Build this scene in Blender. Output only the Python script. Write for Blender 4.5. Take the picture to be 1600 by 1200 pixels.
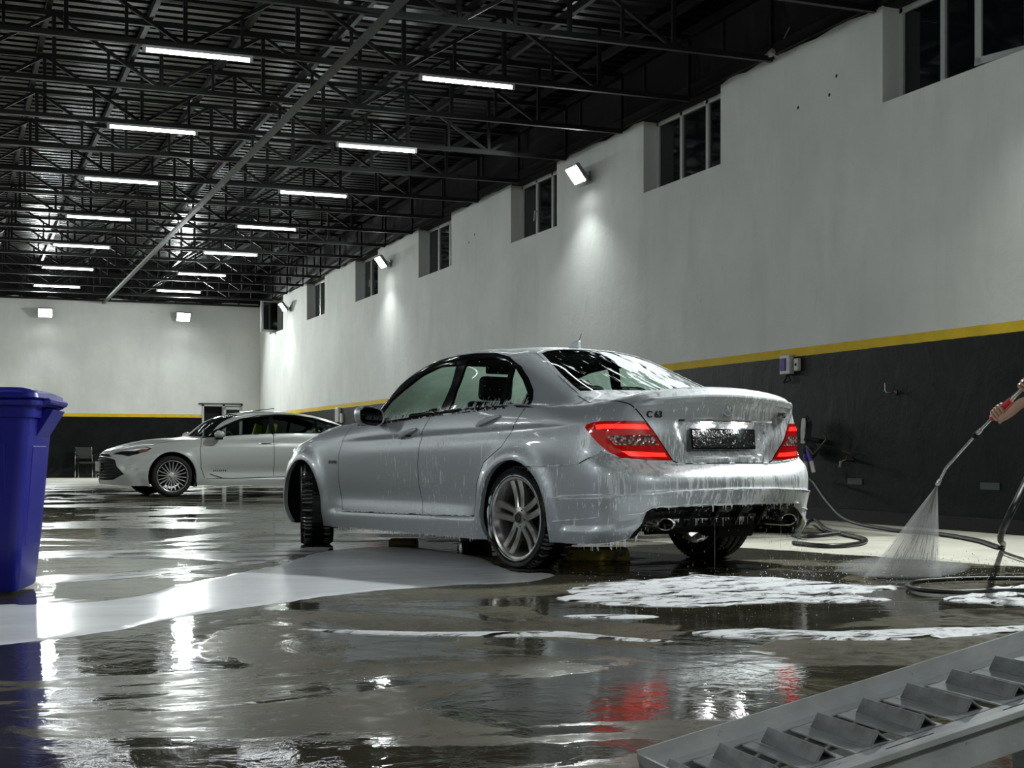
import bpy, bmesh, math, random
import numpy as np
from mathutils import Vector, Matrix, Euler
from mathutils.geometry import delaunay_2d_cdt

SC = bpy.context.scene; COL = SC.collection
for o in list(bpy.data.objects): bpy.data.objects.remove(o)
PI = math.pi; R = math.radians
random.seed(7); RNG = np.random.default_rng(7)

# ---------------------------------------------------------------- camera, world, exposure
YAW = math.atan(870/2200); CA, SA = math.cos(YAW), math.sin(YAW)
def at(right, ahead, z=0.0):
    """metres right of / ahead of the photographer's spot -> world"""
    return Vector((right*CA+ahead*SA, -right*SA+ahead*CA, z))
cam = bpy.data.cameras.new('camera'); camo = bpy.data.objects.new('camera', cam); COL.objects.link(camo)
cam.sensor_width = 36; cam.lens = 2200/1600*36; cam.shift_y = 108/1600; cam.clip_end = 200; cam.clip_start = .05
camo.location = (0, 0, .72); camo.rotation_euler = (R(90), 0, -YAW); SC.camera = camo
W = bpy.data.worlds.new('night'); SC.world = W; W.use_nodes = True
W.node_tree.nodes['Background'].inputs[0].default_value = (.02, .03, .05, 1); W.node_tree.nodes['Background'].inputs[1].default_value = .15
SC.view_settings.view_transform = 'Standard'; SC.view_settings.look = 'None'; SC.view_settings.gamma = 1
SC.view_settings.use_curve_mapping = False; SC.view_settings.exposure = 0.35
FLOOD_W, FLOOD_GLOW, TUBE_GLOW = 142.0, 34.0, 19.0      # light output of the wall floods, their lenses and the tubes
COOL = (.93, 1.0, .97)
SC.cycles.use_light_tree = True; SC.cycles.max_bounces = 8; SC.cycles.transparent_max_bounces = 16
SC.cycles.use_denoising = True; SC.cycles.sample_clamp_indirect = 6; SC.cycles.caustics_reflective = False; SC.cycles.caustics_refractive = False

# ---------------------------------------------------------------- node material helper
class NM:
    def __init__(self, name):
        self.m = bpy.data.materials.new(name); self.m.use_nodes = True
        self.t = self.m.node_tree; self.b = self.t.nodes['Principled BSDF']; self.out = self.t.nodes['Material Output']
    def n(self, ty, **kw):
        x = self.t.nodes.new(ty)
        for k, v in kw.items():
            if k.startswith('i_'):
                k = k[2:]; x.inputs[int(k) if k.isdigit() else k.replace('_', ' ')].default_value = v
            else: setattr(x, k, v)
        return x
    def l(self, a, b): self.t.links.new(a, b); return self
    def coord(self, kind='Object', scale=(1, 1, 1), loc=(0, 0, 0), rot=(0, 0, 0)):
        c = self.n('ShaderNodeTexCoord'); mp = self.n('ShaderNodeMapping')
        mp.inputs['Scale'].default_value = scale; mp.inputs['Location'].default_value = loc; mp.inputs['Rotation'].default_value = rot
        self.l(c.outputs[kind], mp.inputs[0]); return mp.outputs[0]
    def geo(self, scale=(1, 1, 1), rot=(0, 0, 0), loc=(0, 0, 0)):
        c = self.n('ShaderNodeNewGeometry'); mp = self.n('ShaderNodeMapping')
        mp.inputs['Scale'].default_value = scale; mp.inputs['Rotation'].default_value = rot; mp.inputs['Location'].default_value = loc
        self.l(c.outputs['Position'], mp.inputs[0]); return mp.outputs[0]
    def noise(self, vec, scale=5, detail=4, rough=.55, dist=0):
        x = self.n('ShaderNodeTexNoise'); x.inputs['Scale'].default_value = scale; x.inputs['Detail'].default_value = detail
        x.inputs['Roughness'].default_value = rough; x.inputs['Distortion'].default_value = dist
        if vec is not None: self.l(vec, x.inputs['Vector'])
        return x.outputs['Fac']
    def ramp(self, fac, stops, interp='LINEAR'):
        x = self.n('ShaderNodeValToRGB'); x.color_ramp.interpolation = interp; e = x.color_ramp.elements
        while len(e) < len(stops): e.new(.5)
        for i, (p, c) in enumerate(stops):
            e[i].position = p; e[i].color = (*c, 1) if isinstance(c, tuple) else (c, c, c, 1)
        self.l(fac, x.inputs[0]); return x.outputs['Color']
    def mix(self, f, a, b):
        x = self.n('ShaderNodeMix', data_type='RGBA')
        for v, k in ((f, 0), (a, 6), (b, 7)):
            if isinstance(v, (int, float)): x.inputs[k].default_value = v if k == 0 else (v, v, v, 1)
            elif isinstance(v, tuple): x.inputs[k].default_value = (*v, 1) if len(v) == 3 else v
            else: self.l(v, x.inputs[k])
        return x.outputs[2]
    def math(self, op, a, b=0.0, c=0.0, clamp=False):
        x = self.n('ShaderNodeMath', operation=op, use_clamp=clamp)
        for v, k in ((a, 0), (b, 1), (c, 2)):
            if isinstance(v, (int, float)): x.inputs[k].default_value = v
            else: self.l(v, x.inputs[k])
        return x.outputs[0]
    def mr(self, v, a, b, c=0., d=1., smooth=False):
        x = self.n('ShaderNodeMapRange'); x.interpolation_type = 'SMOOTHSTEP' if smooth else 'LINEAR'
        for k, q in enumerate((v, a, b, c, d)):
            if isinstance(q, (int, float)): x.inputs[k].default_value = q
            else: self.l(q, x.inputs[k])
        return x.outputs[0]
    def sep(self, vec):
        x = self.n('ShaderNodeSeparateXYZ'); self.l(vec, x.inputs[0]); return x.outputs
    def bump(self, h, strength=.3, dist=.01, normal=None):
        x = self.n('ShaderNodeBump'); x.inputs['Strength'].default_value = strength; x.inputs['Distance'].default_value = dist
        self.l(h, x.inputs['Height'])
        if normal is not None: self.l(normal, x.inputs['Normal'])
        return x.outputs[0]
    def set(self, **kw):
        nm = dict(color='Base Color', rough='Roughness', metal='Metallic', spec='Specular IOR Level', coat='Coat Weight', coatr='Coat Roughness',
                  normal='Normal', emit='Emission Color', estr='Emission Strength', alpha='Alpha', trans='Transmission Weight', ior='IOR', sheen='Sheen Weight', coatn='Coat Normal', sss='Subsurface Weight')
        for k, v in kw.items():
            i = self.b.inputs[nm[k]]
            if isinstance(v, (int, float)): i.default_value = v
            elif isinstance(v, tuple): i.default_value = (*v, 1) if len(v) == 3 else v
            else: self.l(v, i)
        return self
def plain(name, col, rough=.5, metal=0., var=.12, bump=.15, nscale=14, **kw):
    """a simple procedural surface: small colour and relief variation"""
    m = NM(name); v = m.coord()
    n = m.noise(v, nscale, 5)
    c = m.mix(m.mr(n, .3, .7), tuple(x*(1-var) for x in col), tuple(min(1, x*(1+var)) for x in col))
    m.set(color=c, rough=rough, metal=metal, **kw)
    if bump: m.set(normal=m.bump(m.noise(v, nscale*6, 3), bump, .003))
    return m.m
def emit(name, col, s):
    m = NM(name); m.set(color=(0, 0, 0), emit=col, estr=s, rough=.3); return m.m
def glassy(name, tint, rough=.02, refl=1.0, extra=None):
    """thin pane: tinted see-through plus Fresnel reflection"""
    m = NM(name); t = m.n('ShaderNodeBsdfTransparent'); g = m.n('ShaderNodeBsdfGlossy'); mx = m.n('ShaderNodeMixShader')
    t.inputs[0].default_value = (*tint, 1); g.inputs['Roughness'].default_value = rough
    ge = m.n('ShaderNodeNewGeometry'); dt = m.n('ShaderNodeVectorMath', operation='DOT_PRODUCT'); m.l(ge.outputs['Normal'], dt.inputs[0]); m.l(ge.outputs['Incoming'], dt.inputs[1])
    c1 = m.math('SUBTRACT', 1.0, m.math('ABSOLUTE', dt.outputs['Value'])); fr = m.math('ADD', .05, m.math('MULTIPLY', .95, m.math('POWER', c1, 5.0)))
    fac = m.math('MULTIPLY', fr, refl, clamp=True); m.l(fac, mx.inputs[0]); m.l(t.outputs[0], mx.inputs[1]); m.l(g.outputs[0], mx.inputs[2])
    last = mx.outputs[0]
    if extra: last = extra(m, last, g)
    m.l(last, m.out.inputs[0]); return m.m

# ---------------------------------------------------------------- mesh helpers
class MB:
    def __init__(self): self.v = []; self.f = []; self.sm = []; self.mi = []; self.m = 0
    def add(self, vs, fs, smooth=False, M=None):
        b = len(self.v)
        for p in vs: self.v.append(tuple(M @ Vector(p)) if M is not None else tuple(p))
        for f in fs: self.f.append(tuple(b+i for i in f)); self.sm.append(smooth); self.mi.append(self.m)
        return self
    def box(self, c, s, rot=None, taper=1.0):
        x, y, z = (k/2 for k in s); q = taper
        vs = [(-x, -y, -z), (x, -y, -z), (x, y, -z), (-x, y, -z), (-x*q, -y*q, z), (x*q, -y*q, z), (x*q, y*q, z), (-x*q, y*q, z)]
        M = Matrix.Translation(c) @ (Euler(rot).to_matrix().to_4x4() if rot is not None else Matrix.Identity(4))
        return self.add(vs, [(0, 3, 2, 1), (4, 5, 6, 7), (0, 1, 5, 4), (1, 2, 6, 5), (2, 3, 7, 6), (3, 0, 4, 7)], M=M)
    def bb(self, x0, x1, y0, y1, z0, z1): return self.box(((x0+x1)/2, (y0+y1)/2, (z0+z1)/2), (abs(x1-x0), abs(y1-y0), abs(z1-z0)))
    def tube(self, pts, r, n=10, caps=True, smooth=True, closed=False):
        P = [Vector(p) for p in pts]; rr = r if hasattr(r, '__len__') else [r]*len(P); up = None; rings = []
        for i, p in enumerate(P):
            if closed: t = P[(i+1) % len(P)]-P[i-1]
            else: t = P[min(i+1, len(P)-1)]-P[max(i-1, 0)]
            t.normalize()
            if up is None: up = Vector((0, 0, 1)) if abs(t.z) < .9 else Vector((1, 0, 0))
            u = (up-t*up.dot(t)).normalized(); up = u; w = t.cross(u)
            rings.append([p+(u*math.cos(2*PI*k/n)+w*math.sin(2*PI*k/n))*rr[i] for k in range(n)])
        vs = [q for g in rings for q in g]; fs = []; L = len(rings)
        for i in range(L if closed else L-1):
            j = (i+1) % L
            for k in range(n): fs.append((i*n+k, i*n+(k+1) % n, j*n+(k+1) % n, j*n+k))
        if caps and not closed: fs.append(tuple(range(n))[::-1]); fs.append(tuple((L-1)*n+k for k in range(n)))
        return self.add(vs, fs, smooth)
    def bar(self, a, b, w, h=None, up=(0, 0, 1)):
        a, b = Vector(a), Vector(b); t = (b-a); L = t.length; t.normalize(); up = Vector(up)
        if abs(t.dot(up)) > .98: up = Vector((1, 0, 0))
        s = t.cross(up).normalized(); u = s.cross(t); M = Matrix((s, t, u)).transposed().to_4x4(); M.translation = (a+b)/2
        h = h or w; x, y, z = w/2, L/2, h/2
        return self.add([(-x, -y, -z), (x, -y, -z), (x, y, -z), (-x, y, -z), (-x, -y, z), (x, -y, z), (x, y, z), (-x, y, z)], [(0, 3, 2, 1), (4, 5, 6, 7), (0, 1, 5, 4), (1, 2, 6, 5), (2, 3, 7, 6), (3, 0, 4, 7)], M=M)
    def lathe(self, prof, n=48, axis='Y', smooth=True, M=None, closed=False, rfun=None):
        """prof: list of (radius, height along axis)"""
        vs = []
        for i, (r, h) in enumerate(prof):
            for k in range(n):
                a = 2*PI*k/n; q = rfun(i, k, r) if rfun else r
                c, s = q*math.cos(a), q*math.sin(a)
                vs.append((c, h, s) if axis == 'Y' else ((c, s, h) if axis == 'Z' else (h, c, s)))
        fs = []; L = len(prof)
        for i in range(L if closed else L-1):
            j = (i+1) % L
            for k in range(n): fs.append((i*n+k, i*n+(k+1) % n, j*n+(k+1) % n, j*n+k))
        return self.add(vs, fs, smooth, M)
    def disc(self, r, h, n=32, axis='Y', M=None):
        vs = []
        for k in range(n):
            c, s = r*math.cos(2*PI*k/n), r*math.sin(2*PI*k/n); vs.append((c, h, s) if axis == 'Y' else ((c, s, h) if axis == 'Z' else (h, c, s)))
        return self.add(vs, [tuple(range(n))], False, M)
    def prism(self, poly, y0, y1, plane='XZ', M=None, smooth=False):
        n = len(poly); f3 = {'XZ': lambda p, h: (p[0], h, p[1]), 'XY': lambda p, h: (p[0], p[1], h), 'YZ': lambda p, h: (h, p[0], p[1])}[plane]
        vs = [f3(p, y0) for p in poly]+[f3(p, y1) for p in poly]
        fs = [tuple(range(n)), tuple(range(2*n-1, n-1, -1))]+[(i, n+i, n+(i+1) % n, (i+1) % n) for i in range(n)]
        return self.add(vs, fs, smooth, M)
    def ball(self, c, r, n=12, M=None):
        r = r if hasattr(r, '__len__') else (r, r, r); vs = []; fs = []; m = n//2+1
        for i in range(m+1):
            for k in range(n):
                a = PI*i/m; b = 2*PI*k/n; vs.append((c[0]+r[0]*math.sin(a)*math.cos(b), c[1]+r[1]*math.sin(a)*math.sin(b), c[2]+r[2]*math.cos(a)))
        for i in range(m):
            for k in range(n): fs.append((i*n+k, (i+1)*n+k, (i+1)*n+(k+1) % n, i*n+(k+1) % n))
        return self.add(vs, fs, True, M)
    def build(self, name, mats, parent=None, bevel=0, sharp=35, loc=None, rot=None, weld=False, segs=2, sub=0):
        me = bpy.data.meshes.new(name); me.from_pydata(self.v, [], self.f); mats = mats if isinstance(mats, (list, tuple)) else [mats]
        for m in mats: me.materials.append(m)
        me.polygons.foreach_set('use_smooth', self.sm); me.polygons.foreach_set('material_index', self.mi)
        bm = bmesh.new(); bm.from_mesh(me)
        bmesh.ops.remove_doubles(bm, verts=bm.verts, dist=1e-5)
        bmesh.ops.recalc_face_normals(bm, faces=bm.faces); bm.to_mesh(me); bm.free()
        if any(self.sm) and not sub: me.set_sharp_from_angle(angle=R(sharp))
        o = bpy.data.objects.new(name, me); COL.objects.link(o)
        if parent is not None: o.parent = parent
        if loc is not None: o.location = loc
        if rot is not None: o.rotation_euler = rot
        if bevel:
            b = o.modifiers.new('bevel', 'BEVEL'); b.width = bevel; b.segments = segs; b.limit_method = 'ANGLE'; b.angle_limit = R(40)
        if sub:
            s = o.modifiers.new('sub', 'SUBSURF'); s.levels = sub; s.render_levels = sub
        return o
def thing(name, label, cat, loc=(0, 0, 0), rotz=0., group=None):
    o = bpy.data.objects.new(name, None); COL.objects.link(o); o.location = loc; o.rotation_euler = (0, 0, rotz); o.empty_display_size = .1
    return tag(o, label, cat, group)
def tag(o, label=None, cat=None, group=None, kind=None):
    if label: o['label'] = label
    if cat: o['category'] = cat
    if group: o['group'] = group
    if kind: o['kind'] = kind
    return o
def struct(o): o['kind'] = 'structure'; return o
def part_label(o, s): o['label'] = s; return o
def copy_tree(o, parent=None):
    c = o.copy(); COL.objects.link(c)
    if parent is not None: c.parent = parent; c.matrix_parent_inverse = o.matrix_parent_inverse.copy()
    for ch in o.children: copy_tree(ch, c)
    return c
def smooth_path(pts, sub=8):
    P = [Vector(p) for p in pts]; out = []
    for i in range(len(P)-1):
        p0, p1, p2, p3 = P[max(i-1, 0)], P[i], P[i+1], P[min(i+2, len(P)-1)]
        for k in range(sub):
            t = k/sub; out.append(.5*((2*p1)+(p2-p0)*t+(2*p0-5*p1+4*p2-p3)*t*t+(3*p1-p0-3*p2+p3)*t**3))
    out.append(P[-1]); return out
# ---------------------------------------------------------------- the hall
WX, BY, LX, FY, WH = 8.69, 43.0, -9.0, -5.0, 5.24      # right wall, back wall, left wall, wall behind the camera, wall height
DECK = 6.15
def wall_material(name, skew):
    m = NM(name); p = m.geo(); s = m.sep(p)
    n1 = m.noise(p, .55, 6, .6); n2 = m.noise(p, 3.2, 6, .65); n3 = m.noise(m.geo((1.6, 1.6, .35)), 1.3, 5, .6)
    white = m.mix(m.mr(n1, .35, .7), (.66, .67, .655), (.80, .81, .79))
    white = m.mix(m.mr(n3, .5, .78, 0, .45), white, (.54, .56, .54))
    white = m.mix(m.mr(n2, .66, .74, 0, .35), white, (.42, .44, .42))
    black = m.mix(m.mr(n2, .35, .7), (.005, .006, .0065), (.011, .013, .0135))
    black = m.mix(m.mr(m.math('ADD', s[2], m.math('MULTIPLY', n1, .8)), .25, .75, .5, 0), black, (.06, .062, .06))
    edge = m.math('ADD', s[2], m.math('MULTIPLY', m.math('SUBTRACT', m.noise(p, 7, 3), .5), .012))
    if skew: edge = m.math('ADD', edge, m.math('MULTIPLY', m.math('SUBTRACT', s[1], 10.), -.0008))
    yel = m.mix(m.mr(n2, .4, .7), (.74, .52, .02), (.62, .42, .015))
    c = m.mix(m.math('GREATER_THAN', edge, 1.79), black, yel)
    c = m.mix(m.math('GREATER_THAN', edge, 1.885), c, white)
    h = m.math('ADD', m.noise(m.geo((1, 1, .7)), 2.4, 7, .62, .8), m.math('MULTIPLY', m.noise(p, 16, 4, .6), .12))
    m.set(color=c, rough=m.mr(edge, 1.78, 1.8, .5, .72), normal=m.bump(h, .55, .016)); m.set(spec=m.mr(edge, 1.78, 1.80, .10, .3))
    return m.m
M_WALL_R = wall_material('painted_plaster_side', 1); M_WALL_B = wall_material('painted_plaster_back', 0)
M_DARK = plain('dark_steel', (.0028, .0036, .0036), .45, .0, bump=.1)
M_BLACK = plain('matt_black', (.004, .0045, .0045), .8)
M_PVC = plain('white_upvc', (.50, .52, .51), .3, var=.05, bump=.03)
M_ALU = plain('grey_frame', (.35, .37, .37), .35, .3)

# floor
def floor_material():
    m = NM('wet_concrete'); p = m.geo(); s = m.sep(p)
    n0 = m.noise(m.geo((.8, 1.15, 1)), .75, 8, .60, .9); n1 = m.noise(p, 2.1, 8, .68); n2 = m.noise(p, 14, 5, .6); n4 = m.noise(p, .33, 3)
    base = m.mix(m.mr(n1, .35, .68), (.052, .045, .028), (.140, .127, .092))
    base = m.mix(m.mr(n2, .45, .75, 0, .45), base, (.20, .19, .16))
    dryc = m.mix(m.mr(n1, .35, .68), (.42, .40, .34), (.56, .54, .47))
    # dry strip of slab along the right wall; the far end of the hall is damp only in patches
    e = m.math('SUBTRACT', m.math('ADD', m.math('MULTIPLY', s[0], .953), m.math('MULTIPLY', s[1], .30)), 8.10)
    e = m.math('ADD', e, m.math('MULTIPLY', m.math('SUBTRACT', n1, .5), .25))
    near = m.mr(m.math('ADD', s[1], m.math('MULTIPLY', n0, 2.)), 10.6, 11.8, 1, 0)
    dry = m.math('MULTIPLY', m.mr(e, 0, .05), near)
    far = m.mr(m.math('ADD', s[1], m.math('MULTIPLY', n0, 12.)), 34, 47, 0, .8); dry = m.math('MAXIMUM', dry, far)
    strip = m.math('MULTIPLY', m.mr(s[0], 7.55, 7.75), .75); dry = m.math('MAXIMUM', dry, strip)
    pud = m.mr(n0, .466, .49)                                         # standing water
    wetc = m.mix(pud, base, m.mix(m.mr(n1, .35, .68), (.030, .027, .017), (.06, .055, .038)))
    col = m.mix(dry, wetc, dryc)
    rough = m.mix(pud, m.mr(n2, .35, .65, .24, .46), .03); rough = m.mix(dry, rough, .75)
    rip = m.noise(m.geo((1, 1, 1)), 5.5, 4, .6, .6); fine = m.noise(p, 34, 5, .6)
    hgt = m.mix(pud, m.math('ADD', m.math('MULTIPLY', fine, .22), m.math('MULTIPLY', rip, .6)), m.math('ADD', m.math('MULTIPLY', rip, .65), m.math('MULTIPLY', fine, .05)))
    m.set(color=col, rough=rough, normal=m.bump(hgt, .17, .02)); m.set(spec=.5, ior=m.mix(pud, m.mr(n1, .3, .7, 1.16, 1.09), 1.33))
    return m.m
M_FLOOR = floor_material()
struct(MB().bb(LX-.3, WX+.3, FY-.3, BY+.3, -.2, 0).build('floor', M_FLOOR))

# right wall with its window openings
OPEN = [(9.80, 11.82), (15.05, 17.12), (20.08, 22.03), (25.08, 27.10), (30.03, 31.92), (34.86, 36.80), (39.72, 41.58), (4.85, 6.85), (-.1, 1.9)]
OPEN.sort(); T = .34; SILL = 4.25
def rough_edge_wall(axis):
    m = MB(); m.bb(WX, WX+T, FY, BY+.3, 0, SILL)
    y = FY
    def pier(a, b):
        n = max(2, int((b-a)/.28)); ys = [a+(b-a)*i/n for i in range(n+1)]; zs = [WH+random.uniform(-.035, .02) for _ in ys]
        vs = []
        for yy, zz in zip(ys, zs): vs += [(WX, yy, SILL), (WX+T, yy, SILL), (WX+T, yy, zz), (WX, yy, zz)]
        fs = []
        for i in range(n):
            for k in range(4): fs.append((i*4+k, i*4+(k+1) % 4, i*4+4+(k+1) % 4, i*4+4+k))
        fs += [(0, 1, 2, 3), (n*4+3, n*4+2, n*4+1, n*4)]; m.add(vs, fs)
    for a, b in OPEN: pier(y, a); y = b
    pier(y, BY+.3); return m
struct(rough_edge_wall(0).build('wall_right', M_WALL_R))
mb = MB(); n = 60
xs = [LX+(WX-LX)*i/n for i in range(n+1)]; zs = [WH+.02+random.uniform(-.03, .03) for _ in xs]
DX0, DX1, DZ = 6.93, 8.15, 2.2
def seg(x0, x1, z0, z1a, z1b): mb.add([(x0, BY, z0), (x1, BY, z0), (x1, BY+.3, z0), (x0, BY+.3, z0), (x0, BY, z1a), (x1, BY, z1b), (x1, BY+.3, z1b), (x0, BY+.3, z1a)], [(0, 3, 2, 1), (4, 5, 6, 7), (0, 1, 5, 4), (1, 2, 6, 5), (2, 3, 7, 6), (3, 0, 4, 7)])
for i in range(n):
    seg(xs[i], xs[i+1], 2.6, zs[i], zs[i+1])
mb.bb(LX, DX0, BY, BY+.3, 0, 2.6); mb.bb(DX1, WX, BY, BY+.3, 0, 2.6); mb.bb(DX0, DX1, BY, BY+.3, DZ, 2.6)
struct(mb.build('wall_back', M_WALL_B))
struct(MB().bb(LX-.3, LX, FY, BY+.3, 0, WH).build('wall_left', M_WALL_R))
struct(MB().bb(LX-.3, WX+T, FY-.3, FY, 0, WH).build('wall_front', M_WALL_B))
for nm, b in (('trim_1', (WX+.02, WX+T, FY, BY+.3, WH-.02, DECK)), ('trim_2', (LX-.3, LX-.02, FY, BY+.3, WH, DECK)), ('trim_3', (LX, WX, BY+.02, BY+.3, WH+.03, DECK)), ('trim_4', (LX, WX, FY-.3, FY-.02, WH, DECK))):
    o = MB().bb(*b).build(nm, M_BLACK); struct(o)
# ring beam the roof steel lands on
mb = MB(); mb.bb(WX-.05, WX+.22, FY, BY, WH+.005, WH+.13); mb.bb(LX-.22, LX+.05, FY, BY, WH+.005, WH+.13); mb.bb(LX, WX, BY-.05, BY+.2, WH+.055, WH+.16)
struct(mb.build('trim_5', M_DARK))
mb = MB(); yy = FY
while yy < BY:
    L = random.uniform(1.2, 2.6); mb.bb(WX-random.uniform(.03, .05), WX, yy, min(BY, yy+L), 0, .13+random.uniform(-.012, .012)); yy += L
struct(mb.build('baseboard_right', plain('skirting_black', (.006, .007, .007), .5, bump=.5, spec=.2)))
struct(MB().bb(LX, DX0-.05, BY-.03, BY, 0, .12).build('baseboard_back', M_BLACK))

# corrugated deck: ribs run across the hall
M_DECK = plain('painted_deck', (.0075, .0085, .009), .27, .7, var=.3, bump=.25, nscale=3)
mb = MB(); y = FY-.3; prof = []
while y < BY+.3:
    prof += [(y, DECK), (y+.13, DECK), (y+.155, DECK+.035), (y+.225, DECK+.035)]; y += .25
X0, X1 = LX-.3, WX+T; nx = 6; vs = []
for q in range(nx+1):
    for (a, b) in prof: vs.append((X0+(X1-X0)*q/nx, a, b))
P = len(prof); fs = [(q*P+i, q*P+i+1, (q+1)*P+i+1, (q+1)*P+i) for q in range(nx) for i in range(P-1)]
mb.add(vs, fs); mb.bb(X0, X1, FY-.3, BY+.3, DECK+.05, DECK+.1)
deck = struct(mb.build('ceiling', M_DECK))

# roof trusses (one thing each) and purlins
TP = 1.935; TY = [15.75+TP*k for k in range(-9, 15)]; ZB, ZT = 5.20, 5.98
def truss_mesh():
    """chords, posts and diagonals of one truss as separate lists of bars"""
    nb = 14; xs = [LX+.05+(WX-LX-.1)*i/nb for i in range(nb+1)]
    ch_b = MB(); ch_b.bar((xs[0], 0, ZB), (xs[-1], 0, ZB), .06, .06)
    ch_t = MB(); ch_t.bar((xs[0], 0, ZT), (xs[-1], 0, ZT), .06, .06)
    return xs, ch_b, ch_t
xs, ch_b, ch_t = truss_mesh()
root = thing('roof_truss', 'placeholder', 'truss', (0, TY[0], 0)); L0 = xs[1]-xs[0]
ch_b.build('bottom_chord', M_DARK, root); ch_t.build('top_chord', M_DARK, root)
pm = MB().bar((0, 0, ZB), (0, 0, ZT), .045).build('post', M_DARK, root, loc=(xs[0], 0, 0))
for x in xs[1:]:
    c = pm.copy(); COL.objects.link(c); c.location = (x, 0, 0)
hm = MB().bar((0, 0, ZB), (0, 0, (ZB+ZT)/2), .035).build('half_post', M_DARK, root, loc=(xs[0]+L0/2, 0, 0))
for x in xs[1:-1]:
    c = hm.copy(); COL.objects.link(c); c.location = (x+L0/2, 0, 0)
dm = MB().bar((0, 0, ZT), (L0, 0, ZB), .045, .04).build('diagonal', M_DARK, root, loc=(xs[0], 0, 0))
for i in range(1, len(xs)-1):
    c = dm.copy(); COL.objects.link(c)
    if i % 2: c.scale = (-1, 1, 1); c.location = (xs[i+1], 0, 0)
    else: c.location = (xs[i], 0, 0)
ORD = ['nearest', 'second', 'third', 'fourth', 'fifth', 'sixth', 'seventh', 'eighth', 'ninth', 'tenth', 'eleventh', 'twelfth', 'thirteenth', 'fourteenth', 'fifteenth', 'sixteenth', 'seventeenth', 'eighteenth', 'nineteenth', 'twentieth', 'twenty-first', 'twenty-second', 'twenty-third', 'twenty-fourth']
trusses = [root]
for k, y in enumerate(TY[1:], 1):
    c = copy_tree(root); c.location.y = y; trusses.append(c)
vis = [t for t in trusses if t.location.y > 9]
for t in trusses:
    t['group'] = 'steel trusses across the hall roof'; t['label'] = 'black steel roof truss behind the photographer, %s from the front wall' % ORD[trusses.index(t)]
for k, t in enumerate(vis):
    holds = ', carries strip lights' if abs(((t.location.y-15.75)/(2*TP))-round((t.location.y-15.75)/(2*TP))) < .01 and t.location.y > 15 else ''
    t['label'] = 'black steel lattice truss, %s from the front across the roof%s' % (ORD[k], holds)
# purlins over the trusses, and a long tie under them
pl = MB().bb(-.03, .03, FY, BY, ZT+.035, ZT+.13).build('purlin', M_DARK)
px = [LX+.6+k*1.18 for k in range(15)]
for k, x in enumerate(px):
    o = pl if k == 0 else pl.copy()
    if k: COL.objects.link(o)
    o.location.x = x; tag(o, 'black steel purlin along the hall, %s counted from the left wall' % ORD[k], 'purlin', 'steel purlins under the roof deck')
tag(MB().bb(4.02, 4.10, FY, BY, ZB-.085, ZB-.032).build('tie_beam', plain('galvanised_tie', (.07, .075, .07), .45, .4)), 'long steel tie running down the hall under the trusses between the lamp rows', 'beam')

# strip lights
M_TUBE = emit('lit_tube', (.93, .98, 1.0), TUBE_GLOW); M_CAP = plain('white_batten', (.5, .5, .5), .5)
def strip_light(x, y, label):
    t = thing('strip_light', label, 'light', (x, y, ZB-.03), 0, 'LED strip lights under the trusses')
    MB().bb(-.60, .60, -.022, .022, -.03, 0).build('batten', M_CAP, t)
    MB().tube([(-.575, 0, -.052), (.575, 0, -.052)], .020, 10).build('tube', M_TUBE, t)
    for s in (-1, 1): MB().bb(s*.60, s*.565, -.024, .024, -.075, -.03).build('end_cap', M_CAP, t)
    return t
NTH = ['nearest', 'second', 'third', 'fourth', 'fifth', 'sixth', 'farthest']
yl = [15.75+2*TP*k for k in range(-4, 7)]
for cname, x in (('left', 2.5), ('right', 5.66)):
    for k, y in enumerate(yl):
        if k >= 4: strip_light(x, y, 'lit white strip light, %s in the %s row overhead' % (NTH[k-4], cname))
        elif k >= 1: strip_light(x, y, 'strip light over the photographer, %s row, %s from the front wall' % (cname, NTH[k-1]))
for x in (-.65, -3.8, -6.95):
    for k, y in enumerate(yl):
        if k % 2 == 0: strip_light(x, y, 'strip light left of the frame, %s row out, %s from the front wall' % ({-.65: 'first', -3.8: 'second', -6.95: 'third'}[x], NTH[k//2]))

# wall floodlights
M_LENS = emit('lit_lens', (.97, 1.0, .98), FLOOD_GLOW); M_HOUS = plain('grey_cast_housing', (.22, .23, .23), .45, .5)
def flood(pos, face, label, tilt=37, power=1.0, spin=0.):
    """face: outward wall normal angle about z"""
    t = thing('floodlight', label, 'light', pos, face, 'floodlights on the hall walls')
    MB().bb(0, .02, -.06, .06, -.07, .07).build('wall_plate', M_HOUS, t)
    h = MB(); h.box((0, 0, 0), (.05, .42, .30)); 
    for k in range(7): h.box((-.035, -.17+k*.057, 0), (.03, .008, .26))
    E = Euler((0, R(tilt), spin)); head = h.build('housing', M_HOUS, t, bevel=.006, loc=(.19, 0, .02), rot=E)
    b = MB()
    for s in (-1, 1): b.tube([(.01, s*.05, 0), (.10, s*.225, .0), (.19, s*.225, .02)], .009, 6)
    b.build('bracket', M_HOUS, t)
    MB().box((.028, 0, 0), (.008, .37, .25)).build('lens', M_LENS, head)
    L = bpy.data.lights.new('flood_lamp', 'AREA'); L.shape = 'RECTANGLE'; L.size = .25; L.size_y = .37; L.energy = FLOOD_W*power; L.color = COOL; L.spread = R(146)
    lo = bpy.data.objects.new('flood_lamp', L); COL.objects.link(lo); lo.parent = head; lo.location = (.036, 0, 0); lo.rotation_euler = (0, R(-90), 0)
    return t
FZ = 4.80
flood((WX, 18.9, FZ), PI, 'lit floodlight on the right wall, largest and nearest of the three')
flood((WX, 29.1, FZ), PI, 'lit floodlight on the right wall between the fourth and fifth windows')
flood((WX, 38.8, FZ-.03), PI, 'lit floodlight on the right wall nearest to the far corner')
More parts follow.
